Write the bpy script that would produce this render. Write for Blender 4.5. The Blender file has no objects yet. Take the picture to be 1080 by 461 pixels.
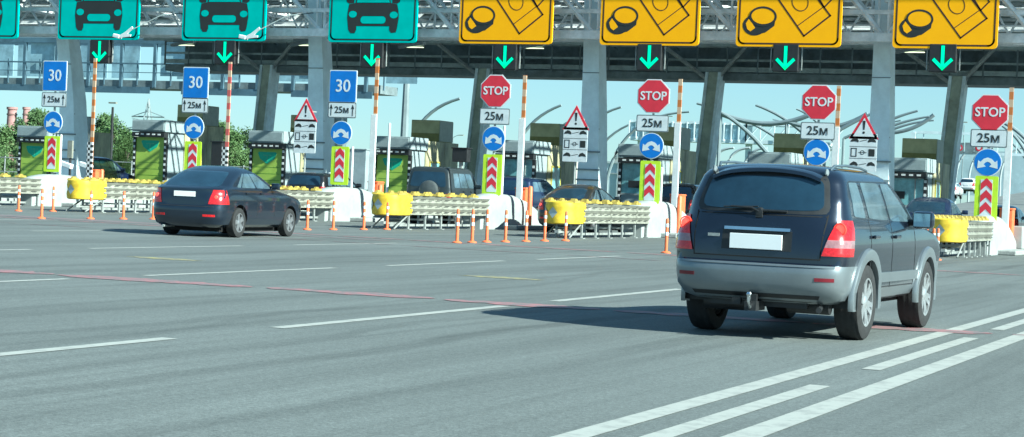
import bpy, bmesh, math, random
from mathutils import Vector, Matrix
R = math.radians
random.seed(7)
scn = bpy.context.scene
col = scn.collection

# ---------------------------------------------------------------- camera
F_PX, YAW, PITCH, ROLL, CAM_H = 2020.2, .4002, .0138, .0433, 1.291
_F = Vector((-math.sin(YAW)*math.cos(PITCH), math.cos(YAW)*math.cos(PITCH), -math.sin(PITCH)))
_R = Vector((math.cos(YAW), math.sin(YAW), 0)); _U = _R.cross(_F)
_c, _s = math.cos(ROLL), math.sin(ROLL)
_R, _U = _c*_R + _s*_U, -_s*_R + _c*_U
cd = bpy.data.cameras.new('camera'); cam = bpy.data.objects.new('camera', cd); col.objects.link(cam)
cam.matrix_world = Matrix.Translation((0, 0, CAM_H)) @ Matrix((_R, _U, -_F)).transposed().to_4x4()
cd.sensor_fit = 'HORIZONTAL'; cd.sensor_width = 36; cd.lens = 36*F_PX/1080
cd.clip_start = .1; cd.clip_end = 6000
scn.camera = cam

# ---------------------------------------------------------------- light
SUN_EL, SUN_AZ = R(31), R(-11)          # azimuth measured from +X towards +Y
sd = Vector((math.cos(SUN_EL)*math.cos(SUN_AZ), math.cos(SUN_EL)*math.sin(SUN_AZ), math.sin(SUN_EL)))
w = bpy.data.worlds.new('World'); scn.world = w; w.use_nodes = True
wn = w.node_tree.nodes; wl = w.node_tree.links
bg = wn['Background']; bg.inputs[1].default_value = .12
sky = wn.new('ShaderNodeTexSky'); sky.sky_type = 'NISHITA'; sky.sun_disc = False
sky.sun_elevation = SUN_EL; sky.sun_rotation = math.pi/2 - SUN_AZ
sky.air_density = 1.0; sky.dust_density = .1; sky.ozone_density = 3.0; sky.altitude = 50
tint = wn.new('ShaderNodeMix'); tint.data_type = 'RGBA'; tint.blend_type = 'MULTIPLY'; tint.inputs[0].default_value = 1
tint.inputs[7].default_value = (.71, .92, 1.05, 1)
gm = wn.new('ShaderNodeGamma'); gm.inputs[1].default_value = .58
wl.new(sky.outputs[0], gm.inputs[0]); wl.new(gm.outputs[0], tint.inputs[6]); wl.new(tint.outputs[2], bg.inputs[0])
sl = bpy.data.lights.new('sun', 'SUN'); sl.energy = 5.0; sl.angle = R(.5); sl.color = (1, .96, .88)
so = bpy.data.objects.new('sun', sl); col.objects.link(so)
so.rotation_euler = sd.to_track_quat('Z', 'Y').to_euler(); so.location = sd*60
scn.view_settings.view_transform = 'Standard'; scn.view_settings.look = 'None'
scn.view_settings.exposure = 1.28; scn.view_settings.gamma = 1
scn.view_settings.use_curve_mapping = False
try:
    scn.view_settings.use_white_balance = True
    scn.view_settings.white_balance_temperature = 5900
    scn.view_settings.white_balance_tint = -8
except Exception: pass
scn.render.engine = 'CYCLES'
scn.render.film_transparent = False

def at(x, y, Y):
    """ground-truth point on the plane at distance Y along the road, seen at photo position (x, y)"""
    d = _F + _R*((x-540)/F_PX) - _U*((y-230.5)/F_PX)
    return Vector((0, 0, CAM_H)) + d*(Y/d.y)
def onground(x, y, z=0):
    d = _F + _R*((x-540)/F_PX) - _U*((y-230.5)/F_PX)
    return Vector((0, 0, CAM_H)) + d*((z-CAM_H)/d.z)

# ---------------------------------------------------------------- materials
MATS = {}
def mat(name, c, rough=.6, metal=0., var=.12, scale=6., bump=0., coat=0., emit=0., spec=.5, stretch=(1,1,1), c2=None, detail=5, trans=0., alpha=1.):
    if name in MATS: return MATS[name]
    m = bpy.data.materials.new(name); m.use_nodes = True; MATS[name] = m
    n = m.node_tree.nodes; l = m.node_tree.links; b = n['Principled BSDF']
    tc = n.new('ShaderNodeTexCoord'); mp = n.new('ShaderNodeMapping'); mp.inputs['Scale'].default_value = stretch
    l.new(tc.outputs['Object'], mp.inputs[0])
    nz = n.new('ShaderNodeTexNoise'); nz.inputs['Scale'].default_value = scale; nz.inputs['Detail'].default_value = detail
    nz.inputs['Roughness'].default_value = .65
    l.new(mp.outputs[0], nz.inputs[0])
    cr = n.new('ShaderNodeValToRGB'); l.new(nz.outputs[0], cr.inputs[0])
    lo = c2 if c2 else tuple(max(0, k*(1-var*1.6)) for k in c)
    hi = c if c2 else tuple(min(1, k*(1+var)) for k in c)
    cr.color_ramp.elements[0].position = .32; cr.color_ramp.elements[0].color = (*lo, 1)
    cr.color_ramp.elements[1].position = .68; cr.color_ramp.elements[1].color = (*hi, 1)
    l.new(cr.outputs[0], b.inputs['Base Color'])
    mr = n.new('ShaderNodeMapRange'); l.new(nz.outputs[0], mr.inputs[0])
    mr.inputs[3].default_value = max(.03, rough-.08); mr.inputs[4].default_value = min(1, rough+.1)
    l.new(mr.outputs[0], b.inputs['Roughness'])
    b.inputs['Metallic'].default_value = metal; b.inputs['Specular IOR Level'].default_value = spec
    if coat: b.inputs['Coat Weight'].default_value = coat; b.inputs['Coat Roughness'].default_value = .04
    if bump:
        bp = n.new('ShaderNodeBump'); bp.inputs['Strength'].default_value = bump; bp.inputs['Distance'].default_value = .02
        l.new(nz.outputs[0], bp.inputs['Height']); l.new(bp.outputs[0], b.inputs['Normal'])
    if emit:
        l.new(cr.outputs[0], b.inputs['Emission Color']); b.inputs['Emission Strength'].default_value = emit
    if trans: b.inputs['Transmission Weight'].default_value = trans
    if alpha < 1: b.inputs['Alpha'].default_value = alpha
    return m

def asphalt():
    m = bpy.data.materials.new('asphalt'); m.use_nodes = True
    n = m.node_tree.nodes; l = m.node_tree.links; b = n['Principled BSDF']
    g = n.new('ShaderNodeNewGeometry')
    def noise(scale, st=(1,1,1), det=4, rough=.6):
        mp = n.new('ShaderNodeMapping'); mp.inputs['Scale'].default_value = st; l.new(g.outputs['Position'], mp.inputs[0])
        z = n.new('ShaderNodeTexNoise'); z.inputs['Scale'].default_value = scale; z.inputs['Detail'].default_value = det
        z.inputs['Roughness'].default_value = rough; l.new(mp.outputs[0], z.inputs[0]); return z.outputs[0]
    def ramp(src, a, ca, bb, cb):
        r = n.new('ShaderNodeValToRGB'); l.new(src, r.inputs[0])
        r.color_ramp.elements[0].position = a; r.color_ramp.elements[0].color = (ca, ca, ca, 1)
        r.color_ramp.elements[1].position = bb; r.color_ramp.elements[1].color = (cb, cb, cb, 1); return r.outputs[0]
    def mul(a, bb):
        x = n.new('ShaderNodeMix'); x.data_type = 'RGBA'; x.blend_type = 'MULTIPLY'; x.inputs[0].default_value = 1
        l.new(a, x.inputs[6]); l.new(bb, x.inputs[7]); return x.outputs[2]
    base = n.new('ShaderNodeValToRGB'); l.new(noise(55, det=6, rough=.8), base.inputs[0])
    base.color_ramp.elements[0].position = .3; base.color_ramp.elements[0].color = (.080, .090, .088, 1)
    base.color_ramp.elements[1].position = .72; base.color_ramp.elements[1].color = (.235, .255, .246, 1)
    o = mul(base.outputs[0], ramp(noise(1.1, (1, .04, 1), 5), .3, .80, .62, 1.06))     # wear along the lanes
    o = mul(o, ramp(noise(7, (1, .012, 1), 3), .32, .86, .5, 1.0))                       # narrow tyre tracks
    o = mul(o, ramp(noise(.35, (1, .5, 1), 6), .3, .86, .7, 1.08))
    o = mul(o, ramp(noise(9, (1, 1, 1), 8, .8), .3, .80, .7, 1.12))
    o = mul(o, ramp(noise(24, (1, 1, 1), 3, .9), .34, .76, .66, 1.2))
    o = mul(o, ramp(noise(2.2, (1, .7, 1), 8, .85), .27, .72, .36, 1.0))                 # oil drips and stains
    # rubber tracks laid down by tyres, gently wandering along the lanes
    sp = n.new('ShaderNodeSeparateXYZ'); l.new(g.outputs['Position'], sp.inputs[0])
    def mth(op, a, b2=None, c=None):
        k = n.new('ShaderNodeMath'); k.operation = op
        for i_, v in enumerate((a, b2, c)):
            if v is None: continue
            if isinstance(v, (int, float)): k.inputs[i_].default_value = v
            else: l.new(v, k.inputs[i_])
        return k.outputs[0]
    wob = mth('MULTIPLY_ADD', noise(.22, (.15, 1, 1), 2), 1.1, -.55); xw = mth('ADD', sp.outputs[0], wob)
    brk = noise(1.6, (1, .25, 1), 6, .8)
    for (x0, k, wd, st) in ((-6.9, .0, .13, .34), (-7.75, -.03, .10, .26), (-9.45, .03, .12, .24), (-9.0, -.12, .09, .2), (-5.3, .01, .14, .2), (-11.3, .02, .12, .2), (-12.9, -.02, .14, .2), (-16.2, .02, .16, .22), (-17.6, .0, .14, .18), (-21.8, 0, .16, .2), (-23.4, .02, .16, .2), (-2.1, .03, .12, .22), (-.6, .0, .14, .2)):
        d = mth('ABSOLUTE', mth('SUBTRACT', xw, mth('MULTIPLY_ADD', sp.outputs[1], k, x0-14*k)))
        mr = n.new('ShaderNodeMapRange'); mr.interpolation_type = 'SMOOTHSTEP'; l.new(d, mr.inputs[0])
        mr.inputs[1].default_value = wd*.4; mr.inputs[2].default_value = wd*1.5; mr.inputs[3].default_value = st*.72; mr.inputs[4].default_value = 0
        f = mth('SUBTRACT', 1.0, mth('MULTIPLY', mr.outputs[0], mth('MULTIPLY', brk, 1.6)))
        cx = n.new('ShaderNodeCombineXYZ'); [l.new(f, cx.inputs[q]) for q in range(3)]
        o = mul(o, cx.outputs[0])
    l.new(o, b.inputs['Base Color'])
    b.inputs['Roughness'].default_value = .82; b.inputs['Specular IOR Level'].default_value = .35
    bp = n.new('ShaderNodeBump'); bp.inputs['Strength'].default_value = .35; bp.inputs['Distance'].default_value = .01
    l.new(noise(90, det=3), bp.inputs['Height']); l.new(bp.outputs[0], b.inputs['Normal'])
    MATS['asphalt'] = m; return m

def worn_paint(name, c, wear=.45, amount=.35):
    """road paint with chips through which the asphalt shows"""
    m = bpy.data.materials.new(name); m.use_nodes = True; MATS[name] = m
    n = m.node_tree.nodes; l = m.node_tree.links; b = n['Principled BSDF']
    g = n.new('ShaderNodeNewGeometry')
    z = n.new('ShaderNodeTexNoise'); z.inputs['Scale'].default_value = 5; z.inputs['Detail'].default_value = 9; z.inputs['Roughness'].default_value = .75
    l.new(g.outputs['Position'], z.inputs[0])
    r = n.new('ShaderNodeValToRGB'); l.new(z.outputs[0], r.inputs[0])
    r.color_ramp.elements[0].position = wear-.06; r.color_ramp.elements[0].color = (*[k*(1-amount)+.15*amount for k in c], 1)
    r.color_ramp.elements[1].position = wear+.06; r.color_ramp.elements[1].color = (*c, 1)
    l.new(r.outputs[0], b.inputs['Base Color']); b.inputs['Roughness'].default_value = .7
    return m

asphalt()
W_PAINT = worn_paint('road_paint', (.38, .385, .355), .46, .4)
R_PAINT = worn_paint('red_road_paint', (.34, .15, .16), .50, .95)
Y_PAINT = worn_paint('yellow_road_paint', (.34, .30, .12), .52, .8)
STEEL = mat('painted_steel', (.70, .80, .83), .5, .0, .10, 1.2, 0)
STEEL_D = mat('dark_painted_steel', (.17, .21, .22), .6, 0, .25, 1.5)
TRUSS = mat('truss_steel', (.88, .91, .90), .55, 0, .2, 2)
GALV = mat('galvanised_rail', (.29, .29, .245), .5, .15, .16, 5)
GALV2 = mat('galvanised_post', (.36, .38, .37), .5, .3, .2, 5)
CONC = mat('white_concrete', (.31, .335, .33), .7, 0, .09, 3, .1)
KERB = mat('kerb_concrete', (.32, .33, .32), .85, 0, .2, 8, .2)
YEL = mat('yellow_plastic', (.74, .50, .035), .5, 0, .2, 5)
ORANGE = mat('orange_plastic', (.80, .17, .06), .5, 0, .12, 10)
WHITE = mat('white_paint', (.74, .76, .76), .5, 0, .07, 6)
REDP = mat('sign_red', (.62, .025, .05), .45, 0, .06, 4)
BLUEP = mat('sign_blue', (.015, .17, .58), .45, 0, .08, 3)
SIGNW = mat('sign_white', (.66, .70, .72), .5, 0, .06, 4)
TEAL = mat('sign_teal', (.0, .46, .40), .6, 0, .07, 1.4)
AMBER = mat('sign_amber', (1.0, .44, .0), .7, 0, .03, 1.4, spec=.2)
INK = mat('sign_black', (.018, .022, .022), .6, 0, .1, 4)
INKB = mat('sign_brown', (.05, .02, .01), .6, 0, .1, 4)
LIME = mat('chevron_lime', (.56, .78, .03), .5, 0, .06, 6)
GREY = mat('sign_grey_back', (.20, .23, .24), .6, .2, .1, 4)
BLACK = mat('black_plastic', (.018, .019, .021), .5, 0, .2, 6)
RUBBER = mat('tyre_rubber', (.022, .022, .023), .82, 0, .25, 14, .2)
WELL = mat('wheel_well', (.008, .008, .009), .9, 0, .2, 6)
RIM = mat('alloy_rim', (.55, .56, .57), .32, .75, .08, 8)
RIM_D = mat('grey_alloy_rim', (.34, .35, .37), .35, .7, .08, 8)
CHROME = mat('chrome', (.7, .72, .74), .15, 1, .05, 8)
GLASS = mat('tinted_car_glass', (.018, .045, .075), .06, .15, .2, 2, spec=.9)
GLASS_L = mat('light_car_glass', (.16, .24, .29), .05, .45, .3, 1.6, spec=1.3)
LIGHT_R = mat('tail_light_red', (.46, .008, .012), .25, 0, .2, 30, coat=.5, emit=.05)
LIGHT_ON = mat('lit_brake_lamp', (1., .07, .05), .3, 0, .1, 30, emit=.8)
LIGHT_W = mat('reversing_lens', (.30, .15, .16), .2, 0, .15, 30, coat=1)
PLATE = mat('licence_plate_white', (.90, .90, .90), .5, 0, .02, 3)
PAINT_N = mat('midnight_blue_paint', (.012, .018, .034), .22, .5, .05, 3, coat=1)
PAINT_S = mat('silver_cladding_paint', (.19, .215, .23), .36, .45, .06, 3, coat=.6)
PAINT_SD = mat('sedan_blue_grey_paint', (.012, .022, .040), .3, .5, .05, 3, coat=1)
PAINT_K = mat('black_paint', (.010, .011, .013), .25, .2, .05, 3, coat=1)
PAINT_G = mat('graphite_paint', (.025, .030, .033), .3, .5, .05, 3, coat=1)
PAINT_J = mat('dark_green_grey_paint', (.030, .040, .045), .45, .2, .05, 3, coat=.5)
PAINT_B = mat('navy_paint', (.012, .025, .075), .28, .4, .05, 3, coat=1)
PAINT_W = mat('white_car_paint', (.7, .71, .72), .3, 0, .03, 3, coat=1)
GREENP = mat('booth_green_panel', (.40, .56, .09), .5, 0, .08, 2)
GREENE = mat('booth_emblem_green', (.05, .48, .30), .45, 0, .1, 4)
BOOTHG = mat('booth_grey', (.30, .36, .38), .5, 0, .10, 3)
OLIVE = mat('olive_cladding', (.40, .39, .22), .5, .2, .14, 2)
CREAM = mat('cream_panel', (.46, .43, .26), .5, 0, .35, 1.6, stretch=(1,1,.4))
BGLASS = mat('booth_glass', (.20, .44, .48), .2, 0, .35, 1.5, spec=.9)
BRGLASS = mat('bridge_glass', (.30, .46, .54), .12, 0, .25, .9, spec=.8)
LAMP_G = mat('green_arrow_lamp', (.01, .62, .30), .5, 0, .05, 20, emit=.42)
FOLI = mat('foliage', (.09, .16, .05), .7, 0, .4, .9, c2=(.045, .09, .03))
FOLI2 = mat('pale_foliage', (.13, .21, .07), .7, 0, .4, .9, c2=(.06, .12, .035))
BARK = mat('bark', (.12, .10, .075), .9, 0, .3, 8, .3)
BRICK = mat('chimney_brick', (.40, .22, .21), .9, 0, .15, 1)
DISTW = mat('pale_barrier_panel', (.42, .47, .48), .5, 0, .1, .6)
GRASS = mat('terrain_grass', (.07, .10, .035), .95, 0, .5, .08, detail=8)
CLEARP = mat('barrier_glazing', (.50, .62, .66), .25, 0, .12, .4)

# ---------------------------------------------------------------- mesh helpers
class MB:
    def __init__(s): s.b = bmesh.new()
    def box(s, c, d, rz=0, M=None, taper=None):
        hx, hy, hz = d[0]/2, d[1]/2, d[2]/2; vs = []
        for z in (-1, 1):
            k = taper if (taper and z > 0) else 1
            for x, y in ((-1,-1),(1,-1),(1,1),(-1,1)):
                v = Vector((x*hx*k, y*hy*k, z*hz))
                if rz: v = Matrix.Rotation(rz, 3, 'Z') @ v
                if M: v = M @ v
                vs.append(s.b.verts.new(v+Vector(c)))
        for f in ((3,2,1,0),(4,5,6,7),(0,1,5,4),(1,2,6,5),(2,3,7,6),(3,0,4,7)):
            s.b.faces.new([vs[i] for i in f])
        return s
    def tube(s, p, r, n=8, cap=True):
        p = [Vector(q) for q in p]; rr = r if isinstance(r, (list, tuple)) else [r]*len(p); rings = []
        for i, q in enumerate(p):
            t = (p[min(i+1, len(p)-1)]-p[max(i-1, 0)]).normalized()
            a = t.cross(Vector((0,0,1)) if abs(t.z) < .9 else Vector((1,0,0))).normalized(); b = t.cross(a)
            rings.append([s.b.verts.new(q+(a*math.cos(2*math.pi*k/n)+b*math.sin(2*math.pi*k/n))*rr[i]) for k in range(n)])
        for i in range(len(p)-1):
            for k in range(n):
                s.b.faces.new((rings[i][k], rings[i][(k+1)%n], rings[i+1][(k+1)%n], rings[i+1][k]))
        if cap: s.b.faces.new(rings[0][::-1]); s.b.faces.new(rings[-1])
        return s
    def lathe(s, prof, axis='Z', c=(0,0,0), n=24, cap=False):
        rings = []
        for (r, h) in prof:
            ring = []
            for k in range(n):
                a = 2*math.pi*k/n; u, v = r*math.cos(a), r*math.sin(a)
                q = {'Z': (u, v, h), 'X': (h, u, v), 'Y': (v, h, u)}[axis]
                ring.append(s.b.verts.new(Vector(q)+Vector(c)))
            rings.append(ring)
        for i in range(len(rings)-1):
            for k in range(n): s.b.faces.new((rings[i][k], rings[i][(k+1)%n], rings[i+1][(k+1)%n], rings[i+1][k]))
        if cap: s.b.faces.new(rings[0][::-1]); s.b.faces.new(rings[-1])
        return s
    def flat(s, pts, y=0, t=.01):
        """polygon in the X-Z plane, front face at y-t (facing -Y)"""
        a = [s.b.verts.new((p[0], y-t, p[1])) for p in pts]; b = [s.b.verts.new((p[0], y, p[1])) for p in pts]
        n = len(pts)
        f = s.b.faces.new(a); g = s.b.faces.new(b[::-1])
        for i in range(n): s.b.faces.new((a[i], b[i], b[(i+1)%n], a[(i+1)%n]))
        return s
    def ring(s, c, rx, rz, w, y=0, t=.01, n=36, a0=0, a1=360, rot=0):
        m = n if a1-a0 < 360 else n
        def P(k, d):
            a = R(a0+(a1-a0)*k/n); x, z = (rx+d)*math.cos(a), (rz+d)*math.sin(a)
            return c[0]+x*math.cos(rot)-z*math.sin(rot), c[1]+x*math.sin(rot)+z*math.cos(rot)
        for k in range(n): s.flat([P(k, -w/2), P(k+1, -w/2), P(k+1, w/2), P(k, w/2)], y, t)
        return s
    def stroke(s, pts, w, y=0, t=.01, closed=False):
        q = list(pts)+([pts[0]] if closed else [])
        for a, b in zip(q[:-1], q[1:]):
            a, b = Vector(a), Vector(b); d = (b-a).normalized(); nn = Vector((-d.y, d.x))*w/2; d = d*w/2
            s.flat([a-d-nn, b+d-nn, b+d+nn, a-d+nn], y, t)
        return s
    def grid(s, P):
        vs = [[s.b.verts.new(q) for q in row] for row in P]
        for i in range(len(P)-1):
            for j in range(len(P[0])-1): s.b.faces.new((vs[i][j], vs[i][j+1], vs[i+1][j+1], vs[i+1][j]))
        return s
    def build(s, name, m, parent=None, smooth=False, loc=None, bevel=0, recalc=True):
        if recalc: bmesh.ops.recalc_face_normals(s.b, faces=s.b.faces)
        if bevel:
            bmesh.ops.bevel(s.b, geom=[e for e in s.b.edges if len(e.link_faces) == 2 and e.calc_face_angle(0) > .8], offset=bevel, segments=2, affect='EDGES', profile=.5)
        me = bpy.data.meshes.new(name); s.b.to_mesh(me); s.b.free()
        for k in (m if isinstance(m, (list, tuple)) else [m]): me.materials.append(k)
        if smooth:
            me.shade_smooth() if hasattr(me, 'shade_smooth') else [setattr(f, 'use_smooth', True) for f in me.polygons]
            try: me.set_sharp_from_angle(angle=R(38))
            except Exception: pass
        o = bpy.data.objects.new(name, me); col.objects.link(o)
        if parent: o.parent = parent
        if loc: o.location = loc
        return o
def rrect(cx, cz, w, h, r, n=5):
    o = []
    for sx, sz, a in ((1,1,0),(-1,1,90),(-1,-1,180),(1,-1,270)):
        for k in range(n+1):
            t = R(a+90*k/n); o.append((cx+sx*(w/2-r)+r*math.cos(t), cz+sz*(h/2-r)+r*math.sin(t)))
    return o
def ell(cx, cz, rx, rz, n=28, rot=0):
    return [(cx+rx*math.cos(2*math.pi*k/n)*math.cos(rot)-rz*math.sin(2*math.pi*k/n)*math.sin(rot),
             cz+rx*math.cos(2*math.pi*k/n)*math.sin(rot)+rz*math.sin(2*math.pi*k/n)*math.cos(rot)) for k in range(n)]
def tag(o, label=None, cat=None, group=None, kind=None):
    if label: o['label'] = label
    if cat: o['category'] = cat
    if group: o['group'] = group
    if kind: o['kind'] = kind
    return o
def thing(name, label, cat, loc=(0,0,0), rz=0, group=None):
    o = bpy.data.objects.new(name, None); col.objects.link(o); o.location = loc; o.rotation_euler = (0, 0, rz)
    o.empty_display_size = .2
    return tag(o, label, cat, group)
def text(s, size, x, z, m, name, parent, y=-.03, t=.006, wx=1.0, bold=0):
    cu = bpy.data.curves.new('lettering', 'FONT'); cu.body = s; cu.size = size; cu.align_x = 'CENTER'; cu.align_y = 'CENTER'
    cu.extrude = t; cu.offset = bold; cu.resolution_u = 3
    o = bpy.data.objects.new('lettering', cu); col.objects.link(o)
    bpy.context.view_layer.update()
    me = bpy.data.meshes.new_from_object(o.evaluated_get(bpy.context.evaluated_depsgraph_get()))
    bpy.data.objects.remove(o); me.materials.clear(); me.materials.append(m)
    M = Matrix.Translation((x, y, z)) @ Matrix.Rotation(R(90), 4, 'X') @ Matrix.Diagonal((wx, 1, 1, 1))
    me.transform(M)
    q = bpy.data.objects.new(name, me); col.objects.link(q); q.parent = parent
    return q
def struct(o, label=None): o['kind'] = 'structure'; return o
def copy_tree(o, parent=None):
    c = o.copy(); col.objects.link(c); c.parent = parent
    for ch in [k for k in bpy.data.objects if k.parent == o]: copy_tree(ch, c)
    return c

# ================================================================= GROUND
m = MB(); m.grid([[(-900, -60, -.05), (900, -60, -.05)], [(-900, 2500, -.05), (900, 2500, -.05)]]); struct(m.build('terrain', GRASS))
m = MB(); m.grid([[(-95, -25, 0), (60, -25, 0)], [(-95, 118, 0), (60, 118, 0)]]); struct(m.build('road', MATS['asphalt']))
# road that climbs away behind the plaza
prof = [(118, 0), (140, .25), (165, 1.0), (200, 2.6), (250, 5.0), (300, 7.2), (340, 8.2), (380, 8.4)]
m = MB(); m.grid([[(-34+.02*(y-118), y, z+.004), (60, y, z+.004)] for y, z in prof]); struct(m.build('road', mat('far_asphalt', (.16,.17,.165), .85, 0, .15, .6)))
m = MB()
for y, z in prof[:0]: pass
for X0 in (-24, -18, -12, -6, 2):
    for k in range(18):
        y0 = 120+k*12
        def zz(y):
            for (a, za), (b, zb) in zip(prof[:-1], prof[1:]):
                if a <= y <= b: return za+(zb-za)*(y-a)/(b-a)
            return 8.4
        m.grid([[(X0-.12, y0, zz(y0)+.03), (X0+.12, y0, zz(y0)+.03)], [(X0-.12, y0+5, zz(y0+5)+.03), (X0+.12, y0+5, zz(y0+5)+.03)]])
struct(m.build('lane_marking', W_PAINT))

def strip(x, y0, y1, wd, m_=W_PAINT, x1=None, z=.004):
    q = MB(); x1 = x if x1 is None else x1
    n = max(1, int((y1-y0)/2))
    q.grid([[(x+(x1-x)*k/n-wd/2, y0+(y1-y0)*k/n, z), (x+(x1-x)*k/n+wd/2, y0+(y1-y0)*k/n, z)] for k in range(n+1)])
    return struct(q.build('lane_marking', m_))
for a, b in ((8.0, 13.07), (14.78, 19.9), (21.4, 26.3), (28.1, 33.0), (34.8, 39.6)): strip(-8.46, a, b, .15)
for a, b in ((14.4, 19.35), (21.02, 26.18), (28.02, 32.83), (34.49, 39.27)): strip(-14.02, a, b, .15)
for a, b in ((14, 19.2), (20.9, 26.0), (27.6, 32.7), (34.8, 39.6)): strip(-19.57, a, b, .15)
for a, b in ((20, 25), (27, 32), (34, 39)): strip(-25.6, a, b, .15); strip(-31.6, a+4, b+4, .15)
strip(-3.63, 2, 36, .17); strip(-2.88, 2, 44, .19)
for a, b in ((4, 6.6), (8.4, 13.5), (15.16, 19.9), (21.55, 26.6), (28.3, 33)): strip(-3.26, a, b, .15)
def cross(pts, wd, m_, nm='red_road_line'):
    random.seed(3)
    def Yat(x):
        for (xa, ya), (xb, yb) in zip(pts[:-1], pts[1:]):
            if xa <= x <= xb: return ya+(yb-ya)*(x-xa)/(xb-xa)
        return pts[-1][1]
    x = pts[0][0]
    while x < pts[-1][0]-.3:                            # worn into separate lengths
        L = random.uniform(1.2, 4.2); e = min(x+L, pts[-1][0]); n = max(2, int((e-x)/.18)); q = MB(); P = []
        off = random.uniform(-.05, .05)
        for k in range(n+1):
            t = k/n; xx = x+(e-x)*t; ww = wd*random.uniform(.5, 1.15)*(min(1, 6*t+.15, 6*(1-t)+.15)); yy = Yat(xx)+off+random.uniform(-.03, .03)
            P.append([(xx, yy-ww/2, .0055), (xx, yy+ww/2, .0055)])
        q.grid(P); struct(q.build(nm, m_)); x = e+random.uniform(.02, .22)
cross([(-18, 19.7), (-11.5, 20.25), (-8.5, 20.35), (-4.5, 20.6), (-1, 21.3), (3, 21.9)], .62, R_PAINT)
cross([(-42, 41.9), (-33, 42.8), (-22.5, 42.6), (-19.4, 42.3), (-7.4, 41.4), (2, 41.4)], .55, R_PAINT)
cross([(-42, 37.5), (-33, 38.2), (-25, 38.6), (-16, 38.0), (-9, 37.6)], .2, worn_paint('faded_red_paint', (.26, .13, .14), .52, .95), 'red_road_line')
for (x, y) in ((174, 273), (530, 293)):
    g = onground(x, y); q = MB()
    pts = [(g.x+math.cos(a*math.pi/8)*(.75 if a % 2 else .55), g.y+math.sin(a*math.pi/8)*(.30 if a % 2 else .24), .004) for a in range(16)]
    q.b.faces.new([q.b.verts.new(p) for p in pts]); struct(q.build('yellow_road_mark', Y_PAINT))
# pink sealed patches near the bollards
for (xa, ya, xb, yb) in ((-36, 43.5, -26, 45.4), (-25, 40.6, -20.5, 41.4), (-13.6, 41.7, -9.9, 42.4)):
    q = MB(); n = 20
    q.grid([[(xa+(xb-xa)*k/n, ya+random.uniform(0, .4), .004), (xa+(xb-xa)*k/n, yb+random.uniform(-.4, 0), .004)] for k in range(n+1)])
    struct(q.build('worn_red_patch', worn_paint('pink_patch%d' % int(-xa), (.19, .135, .14), .5, .8)))
# ================================================================= ISLANDS
IS = {'a': -56.6, 'b': -50.5, 'c': -44.5, 'd': -38.25, 'e': -32.15, 'f': -26.25, 'g': -20.55, 'h': -14.98, 'i': -9.6, 'j': -4.2}
for k, X in IS.items():
    m = MB(); m.box((0, 17.5, .075), (1.9, 35, .15)); o = m.build('kerb', KERB, loc=(X, 60.3, 0), bevel=.03); struct(o)

# ================================================================= SIGN POSTS
def stop_octagon(p, z, wd=1.1):
    a = [(wd/2*math.cos(R(22.5+45*k))/math.cos(R(22.5)), z+wd/2*math.sin(R(22.5+45*k))/math.cos(R(22.5))) for k in range(8)]
    m = MB(); m.flat(a, -.05, .025); o = m.build('stop_sign', SIGNW, p)
    b = [(x*.94, z+(zz-z)*.94) for x, zz in a]
    m = MB(); m.flat(b, -.0755, .006); m.build('red_face', REDP, o)
    text('STOP', .40, 0, z, SIGNW, 'lettering', o, -.085, .004, .96, .006)
def plate(p, z, wd, h, nm, m_, border=None, y=-.05):
    m = MB(); m.flat(rrect(0, z, wd, h, .05), y, .025); o = m.build(nm, border or m_, p)
    if border: m = MB(); m.flat(rrect(0, z, wd-.07, h-.07, .04), y-.0255, .006); m.build('sign_face', m_, o)
    return o
def arrow_up(m, x, z, s, y):
    m.flat([(x-.035*s, z-.5*s), (x+.035*s, z-.5*s), (x+.035*s, z+.15*s), (x+.16*s, z+.1*s), (x, z+.5*s), (x-.16*s, z+.1*s), (x-.035*s, z+.15*s)], y, .004)
def blue_circle(p, z, d=.86):
    m = MB(); m.flat(ell(0, z, d/2, d/2, 40), -.05, .025); o = m.build('direction_sign', SIGNW, p)
    m = MB(); m.flat(ell(0, z, d/2-.025, d/2-.025, 40), -.0755, .006); m.build('blue_face', BLUEP, o)
    m = MB()
    for s in (-1, 1):
        P = [(0, .15), (.12*s, .11), (.22*s, .01), (.29*s, .06), (.31*s, -.19), (.05*s, -.13), (.12*s, -.06), (.06*s, .0), (0, .02)]
        m.flat([(x, z+q) for x, q in P], -.082, .004)
    m.build('double_arrow', SIGNW, o)
def chevrons(p, z0, z1, wd=.68):
    zc = (z0+z1)/2; h = z1-z0
    o = plate(p, zc, wd, h, 'chevron_board', LIME, None)
    m = MB(); m.flat(rrect(0, zc, wd*.52, h*.84, .02), -.0755, .006); m.build('sign_face', SIGNW, o)
    m = MB(); n = 3; st = h*.84/3.2
    for k in range(n):
        b = zc-h*.42+.10+k*st*1.0; a = wd*.25
        m.flat([(-a, b), (0, b+.17), (a, b), (a, b+.22), (0, b+.40), (-a, b+.22)], -.083, .004)
    m.build('red_chevrons', REDP, o)
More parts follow.
